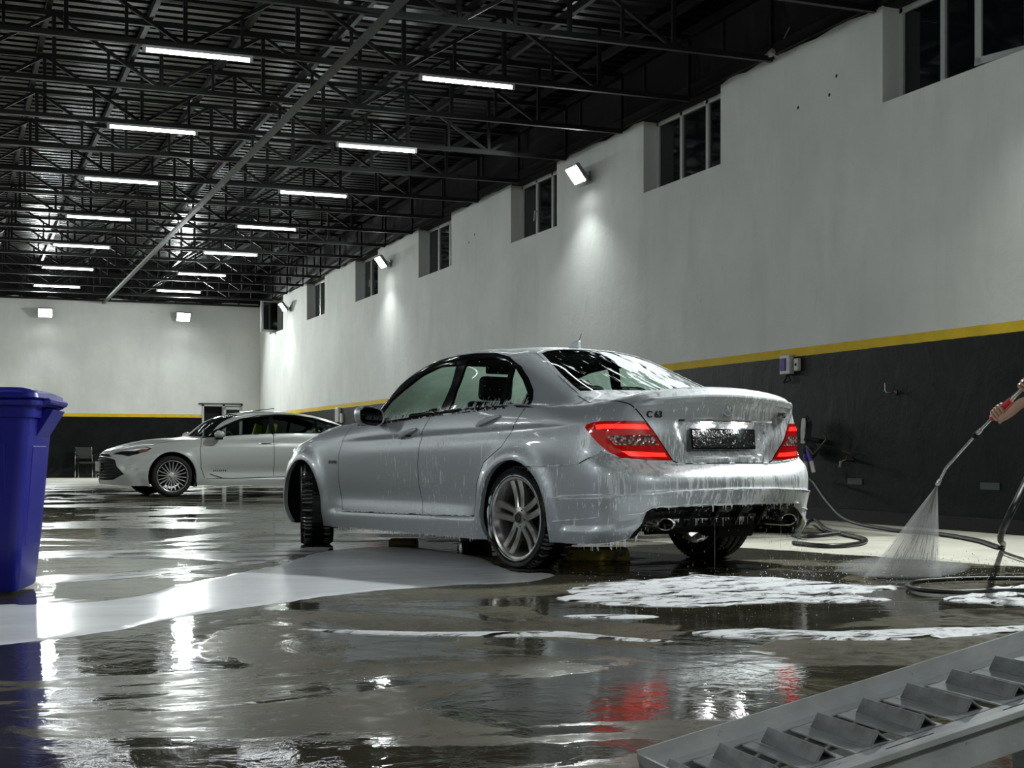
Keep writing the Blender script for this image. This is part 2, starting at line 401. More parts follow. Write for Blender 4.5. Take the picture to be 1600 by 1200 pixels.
flood((WX, 8.4, FZ), PI, 'lit floodlight on the right wall out of the frame beside the car', power=2.0)
flood((WX, -1.6, FZ), PI, 'lit floodlight on the right wall behind the photographer', power=1.7)
flood((2.42, BY, 4.76), -PI/2, 'lit floodlight on the back wall above the blue bin', tilt=30)
flood((6.35, BY, 4.78), -PI/2, 'lit floodlight on the back wall above the white car', tilt=30)
flood((-1.6, BY, 4.77), -PI/2, 'lit floodlight on the back wall out of the frame, left of the others', tilt=30)
flood((-5.6, BY, 4.77), -PI/2, 'lit floodlight on the back wall out of the frame near the left corner', tilt=30)
for k, y in enumerate((-1.6, 8.4, 18.9, 29.1, 38.8)): flood((LX, y, FZ), 0, 'lit floodlight on the left wall out of the frame, %s from the front wall' % NTH[k], power=.55)

# windows
M_NIGHT = NM('night_glass').set(color=(.004, .007, .008), rough=.06, spec=.6).m
def window(i, y0, y1, near):
    t = bpy.data.objects.new('window_%d' % i, None); COL.objects.link(t); struct(t); t.location = (WX+.235, (y0+y1)/2, SILL)
    w = y1-y0; h = WH-SILL-.02; f = .06
    fr = MB(); fr.bb(-.035, .035, -w/2, w/2, 0, f); fr.bb(-.035, .035, -w/2, w/2, h-f, h)
    for s in (-1, 1): fr.bb(-.035, .035, s*w/2, s*(w/2-f), 0, h)
    ms = [-w/6, w/6]
    for q in ms: fr.bb(-.035, .035, q-.035, q+.035, 0, h)
    fr.build('window_frame', M_PVC, t, bevel=.006)
    ed = [-w/2+f, ms[0]-.035, ms[0]+.035, ms[1]-.035, ms[1]+.035, w/2-f]
    for k in range(3):
        a, b = ed[2*k], ed[2*k+1]
        if near and k == 0: continue          # the near light stands open: its opening shows the night
        MB().bb(-.006, .006, a, b, f, h-f).build('pane', M_NIGHT, t)
    MB().bb(.10, .12, -w/2-.05, w/2+.05, -.02, h+.2).build('night_panel', M_BLACK, t)
    if i in (3, 5):
        hd = MB(); hd.bar((-.04, ms[1]-.02, h*.45), (-.075, ms[1]-.02, h*.45), .025); hd.bar((-.075, ms[1]-.02, h*.45+.01), (-.075, ms[1]+.02, h*.3), .018); hd.build('handle', M_PVC, t)
    if near or i == 7:
        a = ed[0]; wl = ed[1]-ed[0]+.05; sh = h-.03
        s = bpy.data.objects.new('sash', None)
        m = MB(); m.bb(-.03, .03, 0, wl, 0, .07); m.bb(-.03, .03, 0, wl, sh-.07, sh); m.bb(-.03, .03, 0, .07, .0, sh); m.bb(-.03, .03, wl-.07, wl, 0, sh)
        if i == 7: s = m.build('sash', M_PVC, t, bevel=.005, loc=(-.04, .42, .02), rot=(0, 0, R(97)))
        else: s = m.build('sash', M_PVC, t, bevel=.005, loc=(-.04, a-.02, .02), rot=(0, 0, R(16)))
        MB().bb(-.006, .006, .07, wl-.07, .07, sh-.07).build('sash_pane', M_NIGHT, s)
    # lintel steel above
    return t
for i, (a, b) in enumerate([o for o in OPEN if o[0] > 9]): window(i+1, a, b, i == 0)
for i, (a, b) in enumerate([o for o in OPEN if o[0] < 9]): window(i+8, a, b, False)

# back door: dark doorway and its open white leaf
t = bpy.data.objects.new('door_1', None); COL.objects.link(t); struct(t); t.location = (DX0, BY, 0)
m = MB(); m.bb(0, .06, -.03, .12, 0, DZ); m.bb(0, DX1-DX0, -.03, .12, DZ-.06, DZ); m.bb(DX1-DX0-.06, DX1-DX0, -.03, .12, 0, DZ); m.bb(.62, .68, -.03, .12, 0, DZ)
m.build('door_frame', M_PVC, t)
MB().bb(-.05, DX1-DX0+.05, .29, .31, 0, DZ).build('dark_opening', M_BLACK, t)
m = MB(); W_ = .52
m.bb(0, .06, 0, .05, .02, DZ-.08); m.bb(W_-.06, W_, 0, .05, .02, DZ-.08); m.bb(0, W_, 0, .05, .02, .12); m.bb(0, W_, 0, .05, DZ-.16, DZ-.08); m.bb(0, W_, 0, .05, .95, 1.03)
lf = m.build('door_leaf', M_PVC, t, loc=(.65, -.09, 0), rot=(0, 0, R(-4)))
MB().bb(.06, W_-.06, .02, .03, .12, DZ-.16).build('leaf_pane', M_NIGHT, lf)
MB().bb(-.10, DX1-DX0+.0, -.06, .0, DZ+.0, DZ+.03).build('lintel', M_DARK, t)
# ---------------------------------------------------------------- car body surfaces
# A body is a net of key points (rows = feature lines from the sill up to the roof
# centre, columns = stations from rear centre around the side to front centre),
# interpolated by a smooth cubic tensor spline.  Panels, lamps and glass are cut out
# of it with a constrained triangulation in the spline's own (s, v) coordinates.
class Spl:
    def __init__(self, t):
        t = np.asarray(t, float); n = len(t); self.t = t
        h = np.diff(t); A = np.eye(n); B = np.zeros((n, n))
        for i in range(1, n-1):
            A[i, i-1] = h[i-1]; A[i, i] = 2*(h[i-1]+h[i]); A[i, i+1] = h[i]
            B[i, i-1] = 6/h[i-1]; B[i, i] = -6/h[i-1]-6/h[i]; B[i, i+1] = 6/h[i]
        self.M = np.linalg.solve(A, B)
    def W(self, x):
        t = self.t; x = np.clip(np.asarray(x, float), t[0], t[-1]-1e-12)
        i = np.clip(np.searchsorted(t, x, side='right')-1, 0, len(t)-2)
        h = t[i+1]-t[i]; a = (t[i+1]-x)/h; b = (x-t[i])/h
        E = np.eye(len(t))
        return a[:, None]*E[i]+b[:, None]*E[i+1]+(((a**3-a)*h*h/6)[:, None]*self.M[i]+((b**3-b)*h*h/6)[:, None]*self.M[i+1])

class Surf:
    def __init__(self, net):
        C0 = np.array(net, float)                     # rows, cols, 3
        mir = np.array([1, -1, 1.])
        K = 3
        C = np.concatenate([C0[:, K:0:-1]*mir, C0, C0[:, -2:-2-K:-1]*mir], 1)
        C = np.concatenate([C, C[-2:-2-K:-1]*mir], 0)
        dv = np.maximum(np.linalg.norm(np.diff(C, axis=0), axis=2).mean(1), .03)
        ds = np.maximum(np.linalg.norm(np.diff(C, axis=1), axis=2).mean(0), .03)
        tv = np.concatenate([[0], np.cumsum(dv)]); ts = np.concatenate([[0], np.cumsum(ds)]); ts -= ts[K]
        self.C = C; self.sv = Spl(tv); self.ss = Spl(ts)
        self.V = tv[:len(C0)]; self.S = ts[K:K+C0.shape[1]]
        self.smax = self.S[-1]; self.vmax = self.V[-1]
        gs = np.linspace(0, self.smax, 240); gv = np.linspace(0, self.vmax, 130)
        G = np.array(np.meshgrid(gs, gv)).reshape(2, -1).T
        self.gsv = G; self.gp = self(G)
    def __call__(self, q):
        q = np.asarray(q, float).reshape(-1, 2)
        return np.einsum('ns,nv,vsk->nk', self.ss.W(q[:, 0]), self.sv.W(q[:, 1]), self.C, optimize=True)
    def jac(self, q):
        e = 1e-4
        qs = np.clip(q[:, 0], e, self.smax-e); qv = np.clip(q[:, 1], e, self.vmax-e)
        def f(a, b): return self(np.stack([qs+a, qv+b], 1))
        return (f(e, 0)-f(-e, 0))/(2*e), (f(0, e)-f(0, -e))/(2*e)
    def nrm(self, q):
        a, b = self.jac(np.asarray(q, float).reshape(-1, 2)); n = np.cross(b, a)
        return n/np.maximum(np.linalg.norm(n, axis=1), 1e-9)[:, None]
    def inv(self, P, w, lim=None):
        """closest (s, v) to each point, axes weighted by w (0 = axis ignored)"""
        P = np.atleast_2d(np.array(P, float)); w = np.array(w, float)
        gp, gq = self.gp, self.gsv
        if lim is not None:
            m = lim(gp); gp, gq = gp[m], gq[m]
        out = []
        for p in P:
            out.append(gq[np.argmin((((gp-p)*w)**2).sum(1))])
        q = np.array(out)
        for _ in range(6):
            a, b = self.jac(q); r = (P-self(q))*w; a = a*w; b = b*w
            aa = (a*a).sum(1)+1e-9; bb = (b*b).sum(1)+1e-9; ab = (a*b).sum(1)
            ra = (a*r).sum(1); rb = (b*r).sum(1); D = aa*bb-ab*ab+1e-12
            d = np.stack([(ra*bb-rb*ab)/D, (rb*aa-ra*ab)/D], 1)
            q = q+np.clip(d, -.05, .05)
            q[:, 0] = np.clip(q[:, 0], 0, self.smax); q[:, 1] = np.clip(q[:, 1], 0, self.vmax)
        return q
    def path(self, pts, closed=True, step=.025):
        """pts: ('s',x,z) side, ('r',y,z) rear, ('f',y,z) front, ('t',x,y) from above, ('p',x,y,z), ('q',s,v)"""
        n = len(pts); Q = []
        def mp(tag, arr):
            arr = np.array(arr, float)
            if tag == 's': return self.inv(np.stack([arr[:, 0], arr[:, 0]*0+.8, arr[:, 1]], 1), (1, .05, 1), lambda g: (g[:, 1] > .45))
            if tag == 'r': return self.inv(np.stack([arr[:, 0]*0-.9, arr[:, 0], arr[:, 1]], 1), (.05, 1, 1), lambda g: g[:, 0] < .9)
            if tag == 'f': return self.inv(np.stack([arr[:, 0]*0+3.6, arr[:, 0], arr[:, 1]], 1), (.05, 1, 1), lambda g: g[:, 0] > 1.2)
            if tag == 't': return self.inv(np.stack([arr[:, 0], arr[:, 1], arr[:, 0]*0+1.3], 1), (1, 1, .05), lambda g: g[:, 2] > .6)
            if tag == 'p': return self.inv(arr, (1, 1, 1))
            return arr
        for i in range(n if closed else n-1):
            a, b = pts[i], pts[(i+1) % n]
            pa, pb = np.array(a[1:], float), np.array(b[1:], float)
            if a[0] == b[0]:
                L = np.linalg.norm(pb-pa)
                m = max(1, int(math.ceil(L/step)))
                seg = pa+(pb-pa)*np.linspace(0, 1, m, endpoint=False)[:, None]
                Q.append(mp(a[0], seg))
            else:
                qa, qb = mp(a[0], [pa])[0], mp(b[0], [pb])[0]
                m = max(1, int(math.ceil(np.linalg.norm(qb-qa)/step)))
                Q.append(qa+(qb-qa)*np.linspace(0, 1, m, endpoint=False)[:, None])
        if not closed: Q.append(mp(pts[-1][0], [np.array(pts[-1][1:], float)]))
        return np.concatenate(Q)
    def ribbon(self, Q, w):
        """closed outline of a strip of width w (metres) along the (s,v) polyline Q"""
        Q = np.asarray(Q, float)
        keep = np.concatenate([[True], np.linalg.norm(np.diff(Q, axis=0), axis=1) > 1e-5]); Q = Q[keep]
        a, b = self.jac(Q); T = np.gradient(Q, axis=0)
        t3 = a*T[:, :1]+b*T[:, 1:]; n = np.cross(b, a)
        o = np.cross(t3, n); o /= np.maximum(np.linalg.norm(o, axis=1), 1e-9)[:, None]; o *= w/2
        aa = (a*a).sum(1)+1e-9; bb = (b*b).sum(1)+1e-9; ab = (a*b).sum(1); ra = (a*o).sum(1); rb = (b*o).sum(1); D = aa*bb-ab*ab+1e-9
        d = np.stack([(ra*bb-rb*ab)/D, (rb*aa-ra*ab)/D], 1)
        R = np.concatenate([Q+d, (Q-d)[::-1]])
        R[:, 0] = np.clip(R[:, 0], 0, self.smax); R[:, 1] = np.clip(R[:, 1], 0, self.vmax)
        return R

def in_poly(pts, poly):
    x, y = pts[:, 0], pts[:, 1]; r = np.zeros(len(pts), bool)
    lo = poly.min(0); hi = poly.max(0)
    m = np.where((x >= lo[0]) & (x <= hi[0]) & (y >= lo[1]) & (y <= hi[1]))[0]
    if not len(m): return r
    xs, ys = x[m], y[m]; c = np.zeros(len(m), bool)
    x1, y1 = poly[:, 0], poly[:, 1]; x2, y2 = np.roll(x1, -1), np.roll(y1, -1)
    for i in range(len(poly)):
        if y1[i] == y2[i]: continue
        k = (y1[i] > ys) != (y2[i] > ys)
        c ^= k & (xs < (x2[i]-x1[i])*(ys-y1[i])/(y2[i]-y1[i])+x1[i])
    r[m] = c
    return r

def rows_smooth(a, it=1): return a

def tessellate(S, regions, step):
    """regions: list of (name, outline in (s,v)); later ones win. returns verts(s,v), faces, class per face"""
    def dens(knots, along_s):
        out = [0.]
        other = np.linspace(0, S.vmax if along_s else S.smax, 24)
        for a, b in zip(knots[:-1], knots[1:]):
            p, q = (np.stack([0*other+a, other], 1), np.stack([0*other+b, other], 1)) if along_s else (np.stack([other, 0*other+a], 1), np.stack([other, 0*other+b], 1))
            L = np.linalg.norm(S(p)-S(q), axis=1); L = np.percentile(L, 80)
            m = max(2, int(round(L/step))); out += list(a+(b-a)*np.arange(1, m+1)/m)
        return np.array(out)
    us = dens(S.S, True); vs = dens(S.V, False)
    G = np.array(np.meshgrid(us, vs)).reshape(2, -1).T
    pts = []; edges = []
    def add(Q, closed):
        b = len(pts); pts.extend([tuple(q) for q in Q]); n = len(Q)
        edges.extend([(b+i, b+(i+1) % n) for i in range(n if closed else n-1)])
    for n, Q in regions: add(Q, True)
    cp = np.array(pts) if pts else np.zeros((0, 2))
    # drop grid points that crowd an outline
    keep = np.ones(len(G), bool)
    if len(cp):
        cell = step*.45; keys = {}
        gi = np.floor(cp/cell).astype(int)
        for k, p in zip(map(tuple, gi), cp): keys.setdefault(k, []).append(p)
        for i, g in enumerate(G):
            if g[0] <= 0 or g[1] <= 0 or g[0] >= S.smax-1e-9 or g[1] >= S.vmax-1e-9: continue
            kx, ky = int(math.floor(g[0]/cell)), int(math.floor(g[1]/cell))
            for ax in (-1, 0, 1):
                for ay in (-1, 0, 1):
                    for p in keys.get((kx+ax, ky+ay), ()):
                        if (p[0]-g[0])**2+(p[1]-g[1])**2 < cell*cell: keep[i] = False
    Gk = G[keep]
    allp = [Vector((float(a), float(b))) for a, b in list(pts)+[tuple(g) for g in Gk]]
    # border
    V, Ed, F, _, _, _ = delaunay_2d_cdt(allp, edges, [], 0, 1e-6)
    V = np.array([(v[0], v[1]) for v in V]); F = np.array([f for f in F if len(f) == 3])
    # flip to the outward orientation later; drop slivers outside the rectangle hull
    cen = V[F].mean(1)
    cls = np.zeros(len(F), int)
    for i, (n, Q) in enumerate(regions):
        if n[0] == '_': continue
        cls[in_poly(cen, np.asarray(Q))] = i+1
    return V, F, cls
# ---------------------------------------------------------------- car parts shared by both cars
def body_parts(S, regions, step, disp, root, specs, solid_off=.022, liner_mat=None, glass=()):
    V, F, cls = tessellate(S, regions, step)
    names = ['body']+[n for n, _ in regions]
    P = S(V); N = S.nrm(V)
    cen = (V[:, 1] >= S.vmax-1e-6) | (V[:, 0] <= 1e-6) | (V[:, 0] >= S.smax-1e-6)
    P = P+N*disp(P, N)[:, None]
    P[cen, 1] = 0
    F = F[:, ::-1]
    # orient each triangle outwards
    def normals():
        a, b, c = P[F[:, 0]], P[F[:, 1]], P[F[:, 2]]; fn = np.cross(b-a, c-a); return fn
    fn = normals(); s = (fn*N[F].mean(1)).sum(1) < 0; F[s] = F[s][:, ::-1]; fn = normals()
    vn = np.zeros_like(P)
    for k in range(3): np.add.at(vn, F[:, k], fn)
    vn[cen, 1] = 0
    vn /= np.maximum(np.linalg.norm(vn, axis=1), 1e-12)[:, None]
    mir = np.array([1, -1, 1.])
    def mesh_of(fsel, side, off, name, mat, flip=False):
        fs = F[fsel]
        if not len(fs): return None
        idx = np.unique(fs); mp = -np.ones(len(P), int)
        vs = []; ns = []; faces = []
        base = 0
        for sd in ((1, -1) if side == 0 else (side,)):
            mp[idx] = np.arange(len(idx))+base
            p = P[idx]-vn[idx]*off; q = vn[idx]
            f = mp[fs]
            if sd < 0: p = p*mir; q = q*mir; f = f[:, ::-1]
            vs.append(p); ns.append(q); faces.append(f); base += len(idx)
        vs = np.concatenate(vs); ns = np.concatenate(ns); faces = np.concatenate(faces)
        me = bpy.data.meshes.new(name); me.vertices.add(len(vs)); me.vertices.foreach_set('co', vs.ravel())
        me.loops.add(len(faces)*3); me.loops.foreach_set('vertex_index', faces.ravel())
        me.polygons.add(len(faces)); me.polygons.foreach_set('loop_start', np.arange(len(faces))*3); me.polygons.foreach_set('loop_total', np.full(len(faces), 3))
        me.polygons.foreach_set('use_smooth', np.ones(len(faces), bool)); me.update(calc_edges=True); me.materials.append(mat)
        me.normals_split_custom_set_from_vertices(ns.tolist())
        o = bpy.data.objects.new(name, me); COL.objects.link(o); return o
    done = {}
    for sp in specs:
        nm, classes, mat = sp['name'], sp['cls'], sp['mat']
        ids = [i for i, n in enumerate(names) if n in classes]
        sel = np.isin(cls, ids)
        if sp.get('keep') is not None:
            c = P[F].mean(1); sel &= sp['keep'](c)
        for side in ((0,) if sp.get('joined', True) else (1, -1)):
            o = mesh_of(sel, side, sp.get('off', 0.), nm, sp.get('mat2', mat) if side < 0 else mat)
            if o is None: print('EMPTY', nm); continue
            par = sp.get('parent'); par = done.get((par, side)) or done.get((par, 0)) if par else root
            o.parent = par or root; done[(nm, side)] = o
            if sp.get('label'): o['label'] = sp['label']
    if liner_mat:
        gi = [i for i, n in enumerate(names) if n in glass or n == 'hole']
        c = P[F].mean(1)
        o = mesh_of(~np.isin(cls, gi), 0, solid_off, 'inner_lining', liner_mat); o.parent = root
    return done

def on_surf(S, disp, pts, closed=True, step=.02, off=0.):
    Q = S.path(pts, closed, step); P = S(Q); N = S.nrm(Q); return P+N*(disp(P, N)+off)[:, None], N

def strip_mesh(name, loops, mat, root, smooth=True, closed=True, mirror=True, joined=False):
    out = []
    for sd in ((1, -1) if mirror else (1,)):
        m = MB(); n = len(loops[0]); vs = [tuple((p[0], p[1]*sd, p[2])) for L in loops for p in L]; fs = []
        for j in range(len(loops)-1):
            for i in range(n if closed else n-1):
                a, b = j*n+i, j*n+(i+1) % n; f = (a, b, b+n, a+n); fs.append(f if sd > 0 else f[::-1])
        m.add(vs, fs, smooth); out.append(m.build(name, mat, root, sharp=50))
    return out

def wheel(root, pos, R_t, R_r, width, mats, spokes, steer=0., side=1, camber=0., grooves=66, name='wheel', soap=None):
    """axle along local y, outer face towards +y*side"""
    tyre, rimm, dark, capm = mats; w = width/2; N = grooves*3
    M = Matrix.Diagonal((1, side, 1, 1))
    wh = MB()
    rp = [(R_r-.045, -w+.01), (R_r-.012, -w), (R_r-.004, -w+.008), (R_r-.02, -w+.02), (R_r-.032, -w+.05), (R_r-.040, w-.09), (R_r-.030, w-.035), (R_r-.018, w-.016), (R_r-.014, w-.006), (R_r, w+.000), (R_r+.004, w-.006), (R_r-.004, w-.02)]
    wh.lathe(rp, 72, M=M)
    rim = wh.build(name, rimm, root, loc=pos, rot=(camber, 0, steer), sharp=40)
    h = R_t-R_r
    tp = [(R_r-.006, w-.02), (R_r+.006, w-.003), (R_r+h*.35, w+.010), (R_r+h*.62, w+.010), (R_r+h*.80, w+.002), (R_t-.014, w-.010), (R_t-.005, w-.022)]
    tread = [w-.024, w-.062, w-.064, w-.074, w-.076, .014, .012, -.012, -.014, -w+.076, -w+.074, -w+.064, -w+.062, -w+.024]
    rad = [0, 0, .007, .007, 0, 0, .007, .007, 0, 0, .007, .007, 0, 0]
    n0 = len(tp)
    tp += [(R_t-q, y) for y, q in zip(tread, rad)]
    n1 = len(tp)
    tp += [(R_t-.005, -w+.022), (R_t-.014, -w+.01), (R_r+h*.6, -w-.008), (R_r+h*.3, -w-.008), (R_r, -w+.01)]
    def rf(i, k, r):
        if n0-2 <= i <= n1+1 and (k % 3 == 0):
            return r-(.0075 if (i < n0+2 or i > n1-3) else (.004 if i % 2 else .0))
        return r
    ty = MB().lathe(tp, N, M=M, rfun=rf).build('tyre', [tyre, soap] if soap else tyre, rim, sharp=25)
    if soap:  # second material paints a pale wet sheen on the groove faces
        rnd = random.Random(5)
        for p in ty.data.polygons:
            c = p.center; r = math.hypot(c.x, c.z); k = int((math.atan2(c.z, c.x)/(2*PI)*N) % N)
            if k % 3 == 0 and r > R_t-.016 and abs(c.y) > .036 and (k*7919 % 100) < 72: p.material_index = 1
    # brake disc behind the spokes
    MB().lathe([(.055, w-.105), (R_r*.66, w-.105), (R_r*.66, w-.125), (.055, w-.125)], 40, M=M).build('brake_disc', dark, rim)
    spokes(rim, R_r, w, M, rimm, dark, capm)
    return rim

def spoke_bar(a0, a1, off0, off1, r0, r1, y0, y1, w0, w1, th=.022, seg=6, bow=.012):
    """one tapering spoke from radius r0 to r1; off = sideways offset from the radial line at angle a0"""
    m = MB(); vs = []; fs = []; c, s = math.cos(a0), math.sin(a0)
    for i in range(seg+1):
        t = i/seg; r = r0+(r1-r0)*t; o = off0+(off1-off0)*t; y = y0+(y1-y0)*t-bow*math.sin(PI*t); ww = (w0+(w1-w0)*t)/2
        for (dx, dy) in ((-ww, -th), (-ww, -.004), (-ww*.62, .002), (ww*.62, .002), (ww, -.004), (ww, -th)):
            X, Z = r, o+dx; vs.append((X*c-Z*s, y+dy, X*s+Z*c))
    for i in range(seg):
        for k in range(6): fs.append((i*6+k, i*6+(k+1) % 6, i*6+6+(k+1) % 6, i*6+6+k))
    fs += [tuple(range(6)), tuple(seg*6+k for k in range(6))[::-1]]
    m.add(vs, fs, True); return m

def prof_text(body, size, depth, mat, name, parent, loc, rot, font_shear=0, spacing=1.0):
    c = bpy.data.curves.new(name, 'FONT'); c.body = body; c.size = size; c.extrude = depth; c.align_x = 'CENTER'; c.align_y = 'CENTER'; c.space_character = spacing; c.bevel_depth = size*.02
    o = bpy.data.objects.new(name, c); COL.objects.link(o); dg = bpy.context.evaluated_depsgraph_get()
    me = bpy.data.meshes.new_from_object(o.evaluated_get(dg)); bpy.data.objects.remove(o)
    me.materials.clear(); me.materials.append(mat)
    q = bpy.data.objects.new(name, me); COL.objects.link(q); q.parent = parent; q.location = loc; q.rotation_euler = rot; q['label'] = None or ('raised lettering reading '+body)
    return q

def drips(name, paths, mat, root, n, lmin, lmax, r=.0035, blob=True, seed=1):
    """hanging foam drips and beads along 3-D paths"""
    rnd = random.Random(seed); m = MB()
    for _ in range(n):
        p = paths[rnd.randrange(len(paths))]; i = rnd.randrange(len(p)-1); t = rnd.random(); a, b = Vector(p[i]), Vector(p[i+1]); c = a.lerp(b, t)
        L = lmin+(lmax-lmin)*rnd.random()**2.2; q = r*(.5+rnd.random())
        m.tube([c+Vector((0, 0, q)), c, c-Vector((0, 0, L*.6)), c-Vector((0, 0, L))], [q*1.4, q*1.2, q*.55, q*.5], 5, caps=True)
    o = m.build(name, mat, root); o['kind'] = 'stuff'; return o
def foam_line(name, paths, mat, root, r=.004, seed=2, gap=.25):
    rnd = random.Random(seed); m = MB()
    for p in paths:
        i = 0
        while i < len(p)-2:
            L = rnd.randint(2, 9); seg = p[i:i+L+1]
            if len(seg) > 1 and rnd.random() > gap:
                rr = [r*(.35+rnd.random()*1.1) for _ in seg]; rr[0] = rr[-1] = r*.2
                m.tube(seg, rr, 6)
            i += L
    o = m.build(name, mat, root); o['kind'] = 'stuff'; return o
# ---------------------------------------------------------------- silver sedan
NET = [
 # row 0 bottom edge
 [(-.93,0,.285),(-.92,.36,.285),(-.885,.62,.25),(-.79,.775,.205),(-.58,.862,.19),(-.05,.865,.17),(.5,.862,.165),(1.1,.862,.168),(1.7,.862,.168),(2.25,.862,.165),(2.76,.86,.16),(3.12,.80,.155),(3.36,.65,.15),(3.47,.38,.15),(3.51,0,.15)],
 [(-.995,0,.35),(-.985,.36,.35),(-.935,.64,.32),(-.825,.795,.28),(-.60,.882,.265),(-.05,.882,.27),(.5,.884,.275),(1.1,.884,.28),(1.7,.884,.28),(2.25,.884,.27),(2.77,.884,.26),(3.14,.83,.25),(3.40,.66,.22),(3.53,.38,.21),(3.57,0,.21)],
 [(-1.025,0,.43),(-1.005,.36,.43),(-.95,.65,.415),(-.835,.80,.38),(-.605,.887,.36),(-.05,.886,.38),(.5,.880,.39),(1.1,.878,.40),(1.7,.878,.40),(2.25,.882,.385),(2.77,.890,.37),(3.15,.835,.34),(3.42,.67,.29),(3.555,.38,.28),(3.59,0,.28)],
 [(-1.035,0,.515),(-1.015,.36,.515),(-.955,.65,.50),(-.84,.805,.475),(-.605,.892,.46),(-.05,.895,.49),(.5,.888,.50),(1.1,.886,.50),(1.7,.886,.50),(2.25,.888,.48),(2.77,.895,.46),(3.15,.835,.42),(3.43,.67,.37),(3.565,.38,.36),(3.60,0,.36)],
 [(-1.02,0,.592),(-1.0,.36,.592),(-.945,.64,.605),(-.835,.80,.63),(-.605,.890,.62),(-.05,.900,.60),(.5,.894,.60),(1.1,.892,.60),(1.7,.892,.60),(2.25,.893,.575),(2.77,.893,.545),(3.15,.832,.50),(3.43,.67,.45),(3.565,.38,.44),(3.60,0,.44)],
 [(-.958,0,.662),(-.943,.36,.662),(-.898,.61,.675),(-.805,.775,.70),(-.595,.882,.715),(-.05,.898,.70),(.5,.895,.70),(1.1,.893,.70),(1.7,.893,.695),(2.25,.892,.665),(2.76,.885,.63),(3.15,.822,.585),(3.42,.67,.53),(3.555,.38,.52),(3.59,0,.52)],
 [(-.968,0,.80),(-.950,.36,.80),(-.902,.60,.80),(-.80,.765,.805),(-.58,.870,.81),(-.05,.890,.80),(.5,.890,.80),(1.1,.889,.80),(1.7,.888,.79),(2.25,.884,.765),(2.76,.870,.72),(3.14,.805,.67),(3.40,.66,.61),(3.53,.38,.60),(3.57,0,.60)],
 [(-.958,0,.935),(-.941,.36,.93),(-.892,.60,.92),(-.79,.752,.912),(-.56,.850,.905),(-.05,.874,.905),(.5,.875,.905),(1.1,.874,.90),(1.7,.872,.885),(2.25,.864,.85),(2.75,.842,.81),(3.12,.78,.755),(3.36,.64,.70),(3.49,.36,.68),(3.53,0,.68)],
 [(-.975,0,1.058),(-.958,.36,1.045),(-.895,.62,1.017),(-.765,.735,.99),(-.50,.822,.968),(-.05,.848,.982),(.5,.852,.982),(1.1,.852,.968),(1.7,.85,.94),(2.25,.835,.902),(2.72,.80,.86),(3.05,.72,.80),(3.28,.60,.75),(3.42,.34,.735),(3.46,0,.74)],
 [(-.66,0,1.085),(-.65,.34,1.075),(-.62,.58,1.042),(-.54,.69,1.018),(-.33,.785,1.005),(.03,.820,1.015),(.52,.826,1.010),(1.08,.826,.996),(1.65,.824,.972),(2.16,.80,.935),(2.48,.70,.935),(2.70,.53,.935),(2.82,.40,.93),(2.90,.22,.93),(2.93,0,.93)],
 [(-.39,0,1.108),(-.385,.32,1.103),(-.355,.58,1.09),(-.27,.70,1.068),(-.09,.765,1.052),(.13,.792,1.047),(.56,.802,1.034),(1.05,.802,1.018),(1.55,.80,.995),(1.98,.765,.962),(2.16,.68,.955),(2.24,.53,.965),(2.30,.38,.975),(2.33,.20,.98),(2.34,0,.98)],
 [(.00,0,1.275),(.0,.27,1.27),(.015,.48,1.255),(.06,.605,1.235),(.16,.675,1.23),(.33,.70,1.235),(.65,.712,1.235),(1.05,.714,1.235),(1.45,.705,1.215),(1.70,.675,1.195),(1.84,.632,1.185),(1.90,.50,1.20),(1.94,.36,1.21),(1.96,.18,1.215),(1.97,0,1.218)],
 [(.39,0,1.425),(.39,.2,1.422),(.395,.37,1.408),(.40,.485,1.388),(.445,.555,1.375),(.585,.595,1.393),(.82,.612,1.408),(1.08,.612,1.403),(1.29,.60,1.383),(1.42,.585,1.357),(1.49,.545,1.345),(1.53,.42,1.365),(1.55,.30,1.375),(1.57,.15,1.38),(1.58,0,1.382)],
 [(.62,0,1.452),(.62,.15,1.450),(.63,.26,1.445),(.64,.33,1.438),(.67,.37,1.434),(.75,.39,1.438),(.88,.395,1.443),(1.05,.395,1.44),(1.18,.385,1.43),(1.27,.36,1.42),(1.33,.32,1.415),(1.36,.25,1.418),(1.38,.18,1.421),(1.40,.09,1.423),(1.41,0,1.424)],
 [(.80+.035*i, 0, 1.4625-.0009*i) for i in range(15)],
]
for _r, _row in enumerate(NET):                # squarer tail corners, longer nose
    for _c, (_x, _y, _z) in enumerate(_row):
        if _r < 8 and _c in (2, 3): _y *= 1.035 if _r < 5 else 1.02; _x -= .006
        if _x > 2.3 and _r < 11: _x = 2.3+(_x-2.3)*1.07
        _row[_c] = (_x, _y, _z)
S1 = Surf(NET)
FXW, RXW, HZ = 2.84, 0.0, .315
def sm(x, a, b): t = np.clip((x-a)/(b-a), 0, 1); return t*t*(3-2*t)
